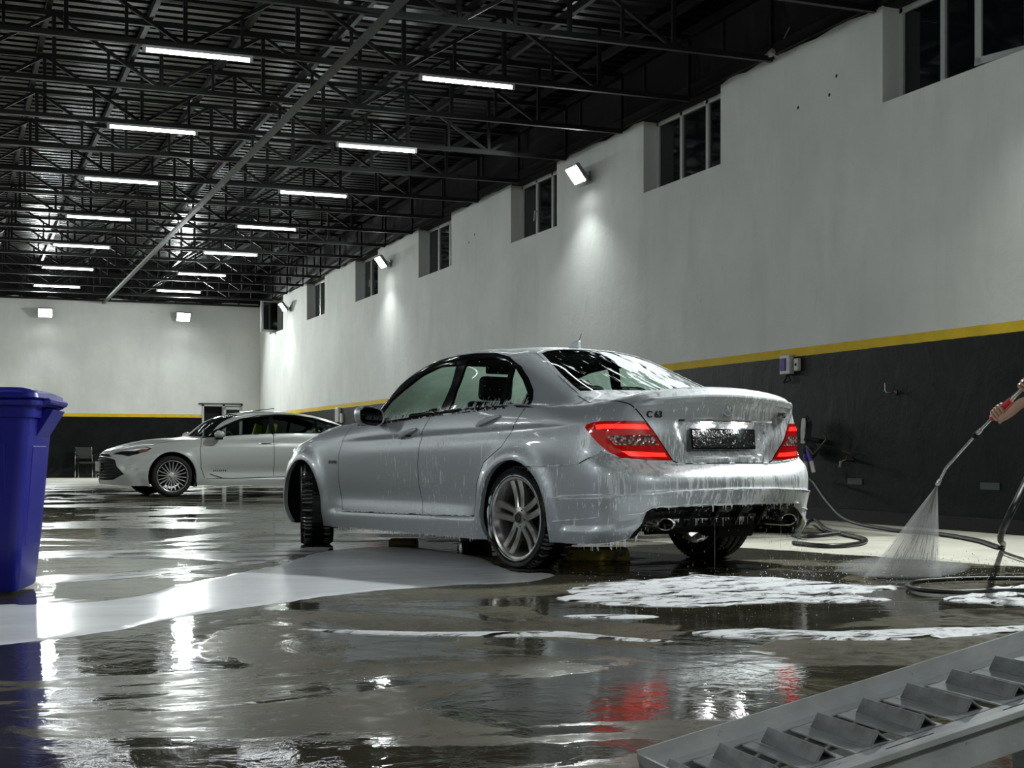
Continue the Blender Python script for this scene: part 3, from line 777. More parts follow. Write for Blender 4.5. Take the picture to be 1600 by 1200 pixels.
def disp1(P, N):
    x, y, z = P[:, 0], np.abs(P[:, 1]), P[:, 2]; d = np.zeros(len(P))
    side = sm(y, .70, .80)*sm(z, .12, .2)*(1-sm(z, .88, .95))
    for xw, amp in ((RXW, .026), (FXW, .024)):
        r = np.hypot(x-xw, z-HZ); up = sm(z, .12, .34)
        d += side*amp*.62*up*np.exp(-((r-.385)/.055)**2)
        d += side*up*.012*(1-sm(r, .36, .46))
    zc = .872-.030*(x-0.)                                   # shoulder crease along the doors
    k = side*sm(x, -.75, -.2)*(1-sm(x, 1.6, 2.5)); u = z-zc
    d += -k*.012*np.exp(-(np.minimum(u+.008, 0)/.05)**2)*(u < .0)*1.0-k*.012*np.exp(-((u)/.014)**2)*(u >= 0)
    sk = sm(y, .78, .84)*sm(x, .35, .45)*(1-sm(x, 2.35, 2.45))
    zs = .302-.012*(x-.4); d += sk*.014*(1-sm(z, zs-.012, zs+.004))
    d += sm(y, .78, .84)*sm(x, .4, .6)*(1-sm(x, 2.2, 2.4))*(-.012)*np.exp(-((z-.40)/.07)**2)
    rear = 1-sm(x, -.52, -.42)
    zl = np.interp(y, [0, .36, .66, .78, .88, .906], [.508, .503, .490, .478, .466, .451]); u = z-zl
    d += rear*.012*np.where(u < 0, np.exp(-(u/.06)**2), np.exp(-(u/.004)**2))
    zl2 = .335-.06*sm(y, .66, .88)+.09*(1-sm(y, .56, .66)); u = z-zl2
    d += rear*sm(y, .60, .68)*.016*(1-sm(u, -.008, .006))
    bk = 1-sm(x, -.85, -.80)
    d -= bk*(1-sm(y, .60, .67))*(1-sm(z, .375, .405))*.050*(z < .45)          # diffuser recess
    hw = .305+.10*(z-.71)/.195                                               # plate recess
    d -= bk*(1-sm(y, hw-.022, hw+.004))*sm(z, .700, .722)*(1-sm(z, .896, .910))*.042
    d += bk*.014*np.exp(-((z-1.04+.10*y*y)/.020)**2)*(1-sm(y, .60, .72))          # boot lip
    d += bk*(1-sm(y, .36, .42))*.012*np.exp(-((z-.918)/.012)**2)
    return d

def circ(cx, cz, r, a0, a1, n): return [('s', cx+r*math.cos(R(a0+(a1-a0)*i/n)), cz+r*math.sin(R(a0+(a1-a0)*i/n))) for i in range(n+1)]
REG = []
def reg(n, pts, step=.025, closed=True, S=S1, L=REG): Q = S.path(pts, closed, step); L.append((n, Q)); return Q
def gap(pts, w=.006, S=S1, L=REG, name='gap'): Q = S.path(pts, False, .02); L.append((name, S.ribbon(Q, w)))
DLO = [(2.12,.932),(1.99,1.04),(1.90,1.112),(1.733,1.218),(1.522,1.305),(1.311,1.366),(.997,1.396),(.796,1.400),(.584,1.390),(.439,1.360),(.251,1.284),(.118,1.20),(.012,1.118),(-.036,1.055),(-.045,1.017),(.459,.998),(1.004,.976),(1.49,.945),(1.85,.924)]
gM = [('s',1.072,.294),('s',1.120,.432),('s',1.124,.655),('s',1.100,.85),('s',1.018,.974)]
gR_ = [('s',-.05,1.013),('s',0.,.93),('s',.039,.877),('s',.132,.763),('s',.327,.66),('s',.415,.515),('s',.448,.317)]
gF_ = [('s',2.19,.285),('s',2.241,.405),('s',2.243,.70),('s',2.205,.82),('s',2.12,.928)]
door_f = gM+[('s',1.49,.943),('s',1.85,.922),('s',2.12,.926),('s',2.205,.82),('s',2.243,.70),('s',2.241,.405),('s',2.19,.285)]
door_r = gM+[('s',.459,.995)]+gR_
edge = [('p',-.935,.417,.674),('p',-.926,.521,.796),('p',-.896,.600,.908),('p',-.872,.654,.980),('p',-.851,.680,1.006),('p',-.664,.708,1.031),('p',-.333,.655,1.078)]
trunk = [('r',.0,1.062),('p',-.95,.0,.660),('p',-.945,.370,.655)]+edge+[('p',-.36,.56,1.09),('p',-.385,.3,1.103),('p',-.39,0,1.108)]
rgl = [('p',.40,0,1.425),('p',.40,.2,1.42),('p',.385,.37,1.405),('p',.345,.454,1.382),('p',.168,.505,1.31),('p',-.035,.563,1.214),('p',-.214,.606,1.135),('p',-.328,.632,1.086),('p',-.345,.56,1.093),('p',-.37,.3,1.108),('p',-.375,0,1.113)]
S_ = S1.smax
bump_top = [('s',-.17,.637),('s',-.30,.640),('s',-.435,.643),('s',-.636,.659),('s',-.709,.695),('p',-.755,.81,.733),('p',-.802,.772,.707),('p',-.845,.735,.679),('p',-.902,.60,.672),('p',-.938,.40,.655),('p',-.945,.2,.654),('p',-.948,0,.654)]
reg('bumper', bump_top+[('q',0,0),('q',S1.S[4],0),('s',-.42,.19)])
reg('trunk', trunk); reg('door_rear', door_r); reg('door_front', door_f)
reg('rear_glass_frame', rgl)
rg_in = [('p',.375,0,1.42),('p',.375,.2,1.415),('p',.36,.355,1.398),('p',.322,.432,1.373),('p',.160,.485,1.308),('p',-.035,.543,1.214),('p',-.205,.586,1.140),('p',-.30,.605,1.10),('p',-.33,.55,1.10),('p',-.355,.3,1.113),('p',-.36,0,1.118)]
reg('rear_glass', rg_in)
ws = [('p',2.31,0,.985),('p',2.28,.3,.98),('p',2.22,.52,.968),('p',2.14,.645,.962),('p',1.84,.585,1.19),('p',1.50,.50,1.352),('p',1.525,.42,1.363),('p',1.56,.2,1.377),('p',1.57,0,1.38)]
reg('windshield', ws)
reg('window_trim', [('s',a,b) for a, b in DLO])
gF = [(1.99,.948),(1.90,1.045),(1.80,1.112),(1.651,1.183),(1.409,1.272),(1.167,1.329),(.951,1.352),(.957,1.185),(.99,1.0),(1.346,.969),(1.734,.946)]
gR = [(.837,1.352),(.595,1.354),(.417,1.332),(.351,1.309),(.318,1.169),(.290,1.022),(.605,1.014),(.86,1.004),(.877,1.149)]
gQ = [(.300,1.285),(.160,1.190),(.025,1.080),(-.010,1.034),(.250,1.026),(.272,1.136)]
for nme, g in (('glass_front', gF), ('glass_rear', gR), ('glass_quarter', gQ)): reg(nme, [('s',a,b) for a, b in g])
reg('tail_lamp', [('p',-.644,.842,.868),('p',-.650,.836,.886),('p',-.683,.819,.895),('p',-.804,.743,.902),('p',-.889,.607,.908),('p',-.924,.521,.796),('p',-.933,.420,.676),('p',-.902,.594,.677),('p',-.845,.732,.683),('p',-.802,.772,.713),('p',-.763,.801,.748),('p',-.717,.825,.796)])
reg('lamp_bar_top', [('p',-.712,.813,.880),('p',-.80,.745,.884),('p',-.893,.600,.884),('p',-.904,.580,.856),('p',-.80,.74,.858),('p',-.722,.814,.856)])
reg('lamp_bar_low', [('p',-.833,.729,.731),('p',-.89,.62,.728),('p',-.925,.480,.722),('p',-.928,.462,.697),('p',-.895,.60,.699),('p',-.857,.695,.702)])
reg('lamp_clear', [('p',-.773,.787,.820),('p',-.85,.70,.824),('p',-.910,.565,.826),('p',-.922,.519,.768),('p',-.87,.66,.767),('p',-.81,.756,.768)])
reg('diffuser', [('q',0,S1.inv([(-1.02,0,.410)],(1,1,1))[0][1]),('p',-1.0,.30,.408),('p',-.98,.50,.408),('p',-.97,.585,.404),('p',-.95,.637,.368),('p',-.928,.667,.325),('p',-.90,.70,.27),('q',S1.inv([(-.88,.71,.23)],(1,1,1))[0][0],0),('q',0,0)])
hood = [('p',3.47,0,.745),('p',3.42,.33,.742),('p',3.25,.55,.775),('p',2.95,.66,.858),('p',2.5,.71,.925),('p',2.24,.70,.95),('p',2.20,.60,.955),('p',2.32,.3,.975),('p',2.35,0,.978)]
reg('hood', hood)
reg('head_lamp', [('p',3.30,.60,.735),('p',3.42,.42,.715),('p',3.49,.40,.66),('p',3.46,.46,.57),('p',3.36,.64,.60),('p',3.16,.77,.66),('p',3.05,.775,.745)])
reg('grille', [('p',3.47,0,.72),('p',3.44,.33,.71),('p',3.55,.36,.56),('p',3.575,.28,.46),('p',3.59,0,.45)])
reg('intake', [('p',3.58,0,.35),('p',3.57,.30,.35),('p',3.49,.52,.34),('p',3.46,.54,.22),('p',3.53,.30,.20),('p',3.56,0,.20)])
aR = circ(RXW, HZ, .362, -28, 208, 44); aF = circ(FXW, HZ, .352, -24, 206, 44)
def arch_poly(a, S=S1):
    q1 = S.inv([(a[0][1], .86, .17)], (1, .1, 1), lambda g: g[:, 1] > .5)[0][0]; q0 = S.inv([(a[-1][1], .86, .17)], (1, .1, 1), lambda g: g[:, 1] > .5)[0][0]
    return a+[('q', q0, 0.), ('q', q1, 0.)]
reg('hole', arch_poly(aR)); reg('hole', arch_poly(aF))
gap(gM)
gap(gF_)
gap(gR_)
gap([('s',.442,.312),('s',1.063,.300),('s',1.6,.294),('s',2.19,.286)], .008)
gap(bump_top, .007); gap([('p',-.945,.375,.658)]+edge, .008)
gap([('p',3.30,.54,.775),('p',2.95,.66,.858),('p',2.5,.71,.925),('p',2.24,.705,.95)], .007)
gap([('s',-.48,.42),('s',-.48,.421)], .001) if False else None

def crease(pts, w=.010): gap(pts, w, name='_crease')
BL = [('p',-.396,.906,.451),('p',-.686,.880,.466),('p',-.86,.78,.478),('p',-.957,.66,.490),('p',-1.01,.36,.503),('p',-1.034,.02,.508)]
LL = [('p',-.407,.90,.311),('p',-.68,.872,.335),('p',-.87,.775,.362),('p',-.951,.645,.380),('p',-.969,.60,.412),('p',-1.0,.366,.418),('p',-1.02,.02,.418)]
crease(BL); crease(BL, .030); crease([('s',x,.872-.030*x) for x in (-.70,-.3,.2,.7,1.2,1.7,2.2)]); crease([('s',x,.872-.030*x) for x in (-.70,-.3,.2,.7,1.2,1.7,2.2)], .03)
crease([('s',.46,.303),('s',1.2,.294),('s',2.3,.281)], .012)
def silver_paint():
    m = NM('silver_paint'); p = m.coord('Object'); s = m.sep(p)
    fl = m.noise(p, 900, 2); col = m.mix(m.mr(fl, .35, .65), (.44, .47, .50), (.52, .555, .59))
    # soap: thin runs pulled down by gravity, thicker towards the tail and its right side
    run = m.noise(m.coord('Object', (75, 75, 8)), 1.0, 4, .6, .25); run2 = m.noise(m.coord('Object', (26, 26, 2.2)), 1.0, 5, .62, .5)
    zone = m.noise(p, 2.2, 3)
    tail = m.mr(s[0], -.72, -.95); right = m.mr(s[1], .25, -.75)
    lvl = m.math('SUBTRACT', .614, m.math('MULTIPLY', m.math('SUBTRACT', zone, .5), .28))
    lvl = m.math('SUBTRACT', lvl, m.math('MULTIPLY', m.math('MULTIPLY', tail, m.math('ADD', right, .30)), .13))
    lvl = m.math('ADD', lvl, m.mr(s[2], .82, 1.05, 0, .08))
    lvl = m.math('ADD', lvl, m.math('MULTIPLY', m.mr(s[0], 1.4, 2.3), .2))
    a = m.mr(run, lvl, m.math('ADD', lvl, .03)); b = m.math('MULTIPLY', m.mr(run2, m.math('ADD', lvl, -.02), m.math('ADD', lvl, .04)), m.math('MULTIPLY', tail, .8))
    # creamy film lying on upward faces
    g = m.n('ShaderNodeNewGeometry'); nz = m.sep(g.outputs['Normal'])[2]
    film = m.mr(m.noise(p, 11, 6, .7, 1.0), .40, .52); flat = m.mr(nz, .72, .93)
    low = m.mr(s[0], -.25, -.40); flat = m.math('MAXIMUM', flat, m.math('MULTIPLY', m.mr(nz, .30, .55), m.math('MULTIPLY', m.mr(s[0], -.76, -.86), m.mr(s[2], .72, .68))))
    film = m.math('MULTIPLY', m.math('MULTIPLY', film, flat), m.math('MAXIMUM', low, m.math('MULTIPLY', m.mr(s[2], 1.38, 1.42), .6)))
    soap = m.math('MULTIPLY', m.math('MAXIMUM', m.math('MAXIMUM', a, b), film), .92)
    m.set(color=m.mix(soap, col, (.90, .92, .94)), metal=m.mix(soap, .55, 0.), rough=m.mix(soap, .40, .45), coat=.5, coatr=.05)
    h = m.math('ADD', m.math('MULTIPLY', soap, .8), m.math('MULTIPLY', m.mr(m.noise(p, 130, 2), .62, .72), .35))
    m.set(normal=m.bump(h, .35, .003)); return m.m
M_SILVER = silver_paint()
M_SEAL = plain('black_rubber', (.006, .006, .006), .6, bump=.05)
M_GLOSSB = plain('gloss_black_trim', (.008, .008, .009), .12, bump=0, coat=.5)
M_CHROME = plain('chrome', (.75, .76, .77), .08, 1.0, var=.03, bump=0)
M_SATIN = plain('satin_silver', (.72, .74, .76), .3, .35, bump=0)
M_LINE = plain('cabin_lining', (.012, .012, .013), .85)
M_TYRE = plain('wet_tyre_rubber', (.010, .010, .011), .22, bump=.1)
M_RIM = plain('grey_alloy', (.50, .49, .47), .24, .75, var=.08, bump=.03)
M_BRAKE = plain('brake_steel', (.05, .048, .045), .5, .8)
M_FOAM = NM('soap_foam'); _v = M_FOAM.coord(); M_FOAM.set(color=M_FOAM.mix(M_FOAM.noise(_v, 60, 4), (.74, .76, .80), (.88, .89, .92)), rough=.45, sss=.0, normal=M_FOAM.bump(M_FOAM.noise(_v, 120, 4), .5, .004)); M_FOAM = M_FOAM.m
def soapy_glass(name, tint, amount):
    def ex(m, last, g):
        p = m.coord('Object'); s = m.sep(p)
        if amount == 'rear':
            # runs follow the slope of the pane, heavy over its right half
            u = m.math('MULTIPLY', s[1], 1.0)
            v = m.n('ShaderNodeCombineXYZ'); m.l(m.math('MULTIPLY', s[1], 9.), v.inputs[0]); m.l(m.math('MULTIPLY', s[0], 2.2), v.inputs[1])
            n = m.noise(v.outputs[0], 1.5, 7, .66, .5)
            v2 = m.n('ShaderNodeCombineXYZ'); m.l(m.math('MULTIPLY', s[1], 40.), v2.inputs[0]); m.l(m.math('MULTIPLY', s[0], 9), v2.inputs[1])
            n2 = m.noise(v2.outputs[0], 1.4, 4, .6, .5)
            cover = m.math('SUBTRACT', .62, m.math('MULTIPLY', m.mr(s[1], .16, -.12), .20)); cover = m.math('ADD', cover, m.math('MULTIPLY', m.mr(s[1], -.38, -.60), .28))
            a = m.math('MAXIMUM', m.mr(n, cover, m.math('ADD', cover, .05)), m.mr(n2, .665, .70, 0, .8)); a = m.math('MULTIPLY', a, .85)
            haze = m.mr(s[1], -.2, -.55, .0, .30); a = m.math('MAXIMUM', a, haze)
        else:
            n2 = m.noise(m.coord('Object', (90, 90, 34)), 1., 3); a = m.mr(n2, .69, .73, 0, .75)
            bot = m.noise(m.coord('Object', (130, 10, 14)), 1., 3); k = m.math('SUBTRACT', m.math('MULTIPLY', m.math('SUBTRACT', bot, .5), .30), m.math('SUBTRACT', m.math('ADD', s[2], m.math('MULTIPLY', s[0], .044)), 1.052))
            a = m.math('MAXIMUM', a, m.mr(k, 0, .01, 0, .85))
        d = m.n('ShaderNodeBsdfDiffuse'); d.inputs[0].default_value = (.78, .82, .84, 1); mx = m.n('ShaderNodeMixShader')
        m.l(a, mx.inputs[0]); m.l(last, mx.inputs[1]); m.l(d.outputs[0], mx.inputs[2]); return mx.outputs[0]
    return glassy(name, tint, .02, 1.0, ex)
M_GL_S = soapy_glass('soapy_side_glass', (.42, .50, .46), 'side'); M_GL_R = soapy_glass('soapy_rear_glass', (.30, .36, .34), 'rear')
M_GL_F = NM('soap_fogged_glass'); _p = M_GL_F.coord(); _t = M_GL_F.n('ShaderNodeBsdfTranslucent'); _t.inputs[0].default_value = (.52, .62, .54, 1); _tr = M_GL_F.n('ShaderNodeBsdfTransparent'); _tr.inputs[0].default_value = (.35, .42, .38, 1)
_mx = M_GL_F.n('ShaderNodeMixShader'); M_GL_F.l(M_GL_F.mr(M_GL_F.noise(_p, 7, 5, .6), .3, .7, .70, .95), _mx.inputs[0]); M_GL_F.l(_tr.outputs[0], _mx.inputs[1]); M_GL_F.l(_t.outputs[0], _mx.inputs[2]); M_GL_F.l(_mx.outputs[0], M_GL_F.out.inputs[0]); M_GL_F = M_GL_F.m
M_GL = glassy('tinted_glass', (.5, .56, .53))
M_RED = NM('red_lens').set(color=(.32, .004, .004), rough=.08, coat=1.0, coatr=.02, emit=(1, .01, .01), estr=.10).m
M_REDLIT = NM('lit_red_lens'); M_REDLIT.set(color=(.5, .01, .01), rough=.1, coat=1., emit=(1, .022, .014), estr=1.7); M_REDLIT = M_REDLIT.m
def clear_lens():
    m = NM('clear_lens'); p = m.coord('Object'); v = m.n('ShaderNodeTexVoronoi'); v.inputs['Scale'].default_value = 55; m.l(p, v.inputs['Vector'])
    k = m.mr(v.outputs['Distance'], .15, .55); m.set(color=m.mix(k, (.75, .72, .70), (.22, .06, .05)), rough=.12, metal=.4, coat=1., normal=m.bump(v.outputs['Distance'], .6, .01)); return m.m
M_CLEAR = clear_lens()
M_HEADL = glassy('head_lamp_glass', (.7, .72, .74))
def diffuser_mat():
    m = NM('wet_black_plastic'); p = m.coord('Object'); run = m.noise(m.coord('Object', (30, 42, 3)), 1.0, 4, .6, .4); s = m.sep(p)
    lv = m.mr(s[1], .6, -.7, .64, .55); a = m.mr(run, lv, m.math('ADD', lv, .07), 0, .55)
    m.set(color=m.mix(a, (.010, .011, .011), (.55, .58, .58)), rough=m.mix(a, .10, .5), coat=.4, coatr=.03); return m.m
M_DIFF = diffuser_mat()

car = thing('sedan', 'silver four-door sedan covered in soap runs, tail towards the camera', 'car', at(.735, 9.30, 0), R(90-21.576+36.02))
specs = [
 dict(name='body_shell', cls=['body', 'rear_glass_frame'], mat=M_SILVER),
 dict(name='rear_bumper', cls=['bumper'], mat=M_SILVER), dict(name='boot_lid', cls=['trunk'], mat=M_SILVER),
 dict(name='rear_door', cls=['door_rear'], mat=M_SILVER, joined=False), dict(name='front_door', cls=['door_front'], mat=M_SILVER, joined=False),
 dict(name='bonnet', cls=['hood'], mat=M_SILVER), dict(name='panel_gap', cls=['gap'], mat=M_SEAL, off=.010),
 dict(name='window_trim', cls=['window_trim'], mat=M_GLOSSB, joined=False, off=.002),
 dict(name='front_side_window', cls=['glass_front'], mat=M_GL_S, mat2=M_GL_F, joined=False, off=.006), dict(name='rear_side_window', cls=['glass_rear'], mat=M_GL_S, mat2=M_GL_F, joined=False, off=.006),
 dict(name='quarter_window', cls=['glass_quarter'], mat=M_GL_S, joined=False, off=.006),
 dict(name='rear_window', cls=['rear_glass'], mat=M_GL_R, off=.004), dict(name='windscreen', cls=['windshield'], mat=M_GL_F, off=.004),
 dict(name='tail_lamp', cls=['tail_lamp'], mat=M_RED, joined=False, off=-.003),
 dict(name='lit_bar', cls=['lamp_bar_top'], mat=M_REDLIT, joined=False, off=-.006, parent='tail_lamp'), dict(name='lit_strip', cls=['lamp_bar_low'], mat=M_REDLIT, joined=False, off=-.006, parent='tail_lamp'),
 dict(name='clear_lens', cls=['lamp_clear'], mat=M_CLEAR, joined=False, off=-.005, parent='tail_lamp'),
 dict(name='diffuser', cls=['diffuser'], mat=M_DIFF), dict(name='head_lamp', cls=['head_lamp'], mat=M_HEADL, joined=False), dict(name='grille', cls=['grille'], mat=M_GLOSSB, off=.01), dict(name='lower_intake', cls=['intake'], mat=M_BLACK, off=.02),
]
parts1 = body_parts(S1, REG, .024, disp1, car, specs, .020, M_LINE, ('glass_front', 'glass_rear', 'glass_quarter', 'rear_glass', 'windshield'))

def wheel_well(root, S, disp, arc, cx, cz, rr, y_in, paint, dark, y_out=.86):
    A, N = on_surf(S, disp, arc, False, .02)
    B = A.copy(); B[:, 1] -= .030; B[:, 0] -= (A[:, 0]-cx)*.02; C = A.copy(); C[:, 1] -= .05
    d = np.stack([A[:, 0]-cx, A[:, 2]-cz], 1); d /= np.linalg.norm(d, axis=1)[:, None]
    C[:, 0] = cx+d[:, 0]*rr; C[:, 2] = cz+d[:, 1]*rr; D = C.copy(); D[:, 1] = y_in
    strip_mesh('arch_lip', [A, B], paint, root, closed=False)
    strip_mesh('wheel_well', [B, C, D], dark, root, closed=False)
    for s in (1, -1): MB().prism([(cx+(rr+.02)*math.cos(R(a)), cz+(rr+.02)*math.sin(R(a))) for a in range(-12, 193, 12)], s*y_in, s*(y_in-.02)).build('well_panel', dark, root)
    return A
arcR = wheel_well(car, S1, disp1, aR, RXW, HZ, .395, .50, M_SILVER, M_LINE); arcF = wheel_well(car, S1, disp1, aF, FXW, HZ, .395, .50, M_SILVER, M_LINE)
# floor pan, sills' underside
m = MB(); m.bb(-.80, 3.4, -.42, .42, .30, .34); m.bb(.42, 2.46, -.83, .83, .185, .22)
m.bb(-.6, 2.6, -.12, .12, .22, .3); m.tube([(.1, .25, .24), (-.5, .45, .27), (-.9, .515, .305)], .03, 8); m.tube([(.1, -.25, .24), (-.5, -.45, .27), (-.9, -.515, .305)], .03, 8); m.bb(-.78, -.45, -.42, .42, .27, .34)
m.build('floor_pan', M_LINE, car)
MB().tube([(-.05, -.75, .30), (-.05, .75, .30)], .035, 8).build('rear_axle', M_LINE, car)

def twin5(rim, Rr, w, M, rimm, dark, capm):
    side = M[1][1]; a00 = R(84)
    for k in range(5):
        a = a00+2*PI*k/5
        for o in (-1, 1):
            sb = spoke_bar(a, 0, o*.026, o*.040, .045, Rr-.012, w-.034, w-.018, .036, .046, .028, 6, .012)
            if side < 0: sb.v = [(x, -y, z) for x, y, z in sb.v]
            sb.build('spoke', rimm, rim, sharp=30)
    MB().lathe([(.0005, w-.022), (.036, w-.022), (.040, w-.028), (.068, w-.034), (.074, w-.045), (.072, w-.085)], 36, M=M).build('hub', rimm, rim)
    MB().lathe([(.0005, w-.013), (.024, w-.014), (.030, w-.019), (.0305, w-.024)], 30, M=M).build('centre_cap', dark, rim)
    st = MB()
    for k in range(3):
        a = PI/2+2*PI*k/3; c, s_ = math.cos(a), math.sin(a)
        vs = [(c*.021, w-.011, s_*.021), (-s_*.0035+c*.002, w-.011, c*.0035+s_*.002), (s_*.0035+c*.002, w-.011, -c*.0035+s_*.002), (0, w-.014, 0)]
        st.add(vs, [(0, 1, 2)], M=M)
    st.lathe([(.0215, w-.0125), (.0215, w-.010), (.0240, w-.010), (.0240, w-.0125)], 30, M=M, closed=True)
    st.build('cap_star', M_CHROME, rim)
    for k in range(5):
        a = a00+2*PI*(k+.5)/5; MB().tube([(.052*math.cos(a), (w-.055)*side, .052*math.sin(a)), (.052*math.cos(a), (w-.030)*side, .052*math.sin(a))], .007, 8).build('wheel_bolt', dark, rim)
M_TREAD_SHEEN = plain('wet_tread_sheen', (.22, .23, .23), .25, bump=0)  # pale grey paints the reflection off water in the grooves
WM = (M_TYRE, M_RIM, M_BRAKE, M_CHROME)
TR, RR = .325, .258
wheel(car, (RXW, .760, TR-.008), TR, RR, .245, WM, twin5, 0, 1, R(-1), soap=M_TREAD_SHEEN); wheel(car, (RXW, -.760, TR-.008), TR, RR, .245, WM, twin5, 0, -1, R(1))
ST = R(-27)
wheel(car, (FXW, .755, TR-.008), TR, RR, .235, WM, twin5, ST, 1, soap=M_TREAD_SHEEN); wheel(car, (FXW, -.755, TR-.008), TR, RR, .235, WM, twin5, ST, -1)

# exhausts
for s in (1, -1):
    m = MB(); n = 28; prof = [(1.0, 0.), (1.06, -.004), (1.10, .006), (1.10, .16)]
    vs = []; 
    for r, h in prof:
        for k in range(n):
            a = 2*PI*k/n; vs.append((-.985+h, s*.515+.066*r*math.cos(a), .305+.036*r*math.sin(a)))
    q = [(.86, .002), (.84, .15)]
    vs2 = []
    for r, h in q:
        for k in range(n):
            a = 2*PI*k/n; vs2.append((-.985+h, s*.515+.066*r*math.cos(a), .305+.036*r*math.sin(a)))
    m.add(vs, [(i*n+k, i*n+(k+1) % n, (i+1)*n+(k+1) % n, (i+1)*n+k) for i in range(3) for k in range(n)], True)
    m.add(vs2+vs[:n], [(k, (k+1) % n, n+(k+1) % n, n+k) for k in range(n)]+[(k, (k+1) % n, 2*n+(k+1) % n, 2*n+k) for k in range(n)], True)
    e = m.build('exhaust_tip', M_CHROME, car); MB().add(vs2[n:], [tuple(range(n))]).build('exhaust_throat', M_BLACK, e)
# diffuser fins
for y in (-.30, -.10, .10, .30):
    MB().prism([(-1.005, .392), (-.93, .285), (-.90, .285), (-.93, .40)], y-.006, y+.006).build('diffuser_fin', M_GLOSSB, car)
# boot spoiler lip
ss = np.linspace(0, S1.inv([(-.86,.655,1.01)], (1,1,1))[0][0], 26); v8 = S1.V[8]
def ring(dv, out, up):
    q = np.stack([ss, ss*0+v8+dv], 1); P_ = S1(q); N_ = S1.nrm(q); P_ = P_+N_*disp1(P_, N_)[:, None]; k = np.clip((ss[-1]-ss)/.10, .15, 1)
    n2 = N_*np.array([1, 1, 0]); n2 /= np.maximum(np.linalg.norm(n2, axis=1), 1e-6)[:, None]; P_ = P_+n2*(out*k)[:, None]; P_[:, 2] += up*k; P_[0, 1] = 0; return P_
rg_ = [ring(.085, -.004, -.004), ring(.05, 0, .004), ring(.012, .006, .010), ring(.0, .022, .012), ring(-.004, .023, .006), ring(-.012, .010, .0), ring(-.035, -.004, -.004)]
vs = []; 
for g in rg_: vs += [(p[0], -p[1], p[2]) for p in g[:0:-1]]+[tuple(p) for p in g]
nn_ = 2*len(ss)-1; MB().add(vs, [(j*nn_+i, j*nn_+i+1, (j+1)*nn_+i+1, (j+1)*nn_+i) for j in range(6) for i in range(nn_-1)], True).build('boot_spoiler', M_SILVER, car, sharp=45)
# number plate: black covered plate with foam on it, plate lamps, handle trim, star, lettering
def plate_mat():
    m = NM('dark_plate_wet'); p = m.coord('Object'); n = m.noise(m.coord('Object', (1, 34, 20)), 1., 5, .7); a = m.mr(n, .60, .64)
    m.set(color=m.mix(a, (.008, .010, .010), (.7, .72, .72)), rough=.15, coat=.5, normal=m.bump(m.noise(m.coord('Object', (1, 30, 30)), 1., 5), .7, .02)); return m.m
PXX = -.938
pf = MB().box((PXX-.004, .015, .805), (.012, .545, .125), (0, R(4), 0)).build('plate_frame', M_GLOSSB, car, bevel=.004)
MB().box((PXX-.012, .015, .806), (.004, .515, .104), (0, R(4), 0)).build('number_plate', plate_mat(), pf)
MB().box((PXX-.014, .015, .750), (.006, .50, .010), (0, R(4), 0)).build('plate_lip', M_CHROME, pf)
M_PL = emit('lit_plate_lamp', (1, 1, .97), 5.)
for y in (.155, -.115):
    lm = MB().box((PXX-.012, y, .888), (.05, .085, .012), (0, R(-14), 0)).build('plate_lamp', M_PL, car)
    Ld = bpy.data.lights.new('plate_glow', 'POINT'); Ld.energy = .8; Ld.shadow_soft_size = .015; lo = bpy.data.objects.new('plate_glow', Ld); COL.objects.link(lo); lo.parent = lm; lo.location = (PXX-.03, y, .872)
A_, _n = on_surf(S1, disp1, [('r', .39, .912), ('r', .2, .915), ('r', 0, .916)], False, .03)
bar = [tuple(a-np.array([.008, 0, 0])) for a in A_]; bar += [(a[0], -a[1], a[2]) for a in bar[-2::-1]]
MB().tube(bar, .009, 8).build('boot_handle', M_CHROME, car)
A_, _n = on_surf(S1, disp1, [('r', 0.005, .985), ('r', .02, .985)], False, .03); sx = A_[0][0]-.006
st = MB(); st.lathe([(.036, 0), (.036, .006), (.042, .006), (.042, 0)], 36, axis='X', closed=True)
for k in range(3):
    a = PI/2+2*PI*k/3; c, s_ = math.cos(a), math.sin(a)
    st.add([(0.008, c*.036, s_*.036), (.006, -s_*.006+c*.003, c*.006+s_*.003), (.006, s_*.006+c*.003, -c*.006+s_*.003), (-.004, 0, 0)], [(0, 1, 3), (0, 3, 2), (0, 2, 1)])
st.build('star_emblem', M_SATIN, car, loc=(sx-.004, 0, .985))
def badge(txt, y, z, size, nm):
    A_, N_ = on_surf(S1, disp1, [('r', abs(y), z), ('r', abs(y)+.01, z)], False, .03); a = A_[0]; nn = N_[0]*np.array([1, 1 if y > 0 else -1, 1])
    yaw = math.atan2(nn[1], nn[0]); o = prof_text(txt, size, .003, M_CHROME, nm, car, (a[0]-.003, y, z), (0, 0, 0))
    X = Vector((nn[1], -nn[0], 0)).normalized()*1.0; Zn = Vector(nn); X = Vector((0, 0, 1)).cross(Zn).normalized(); Y = Zn.cross(X)
    o.rotation_euler = Matrix((X, Y, Zn)).transposed().to_euler(); return o
badge('C 63', .548, .945, .052, 'badge_letters').data.materials[0] = plain('dark_chrome', (.05, .05, .055), .15, .8)
badge('AMG', -.50, .955, .044, 'badge_letters')
# roof fin with aerial
f = MB().prism([(.46, 1.435), (.60, 1.445), (.56, 1.468), (.50, 1.492), (.465, 1.495)], -.016, .016).build('roof_aerial', M_SILVER, car, bevel=.008, loc=(0, 0, 0))
MB().tube([(.47, 0, 1.485), (.44, 0, 1.54)], .0022, 6).build('aerial_rod', M_GLOSSB, f)
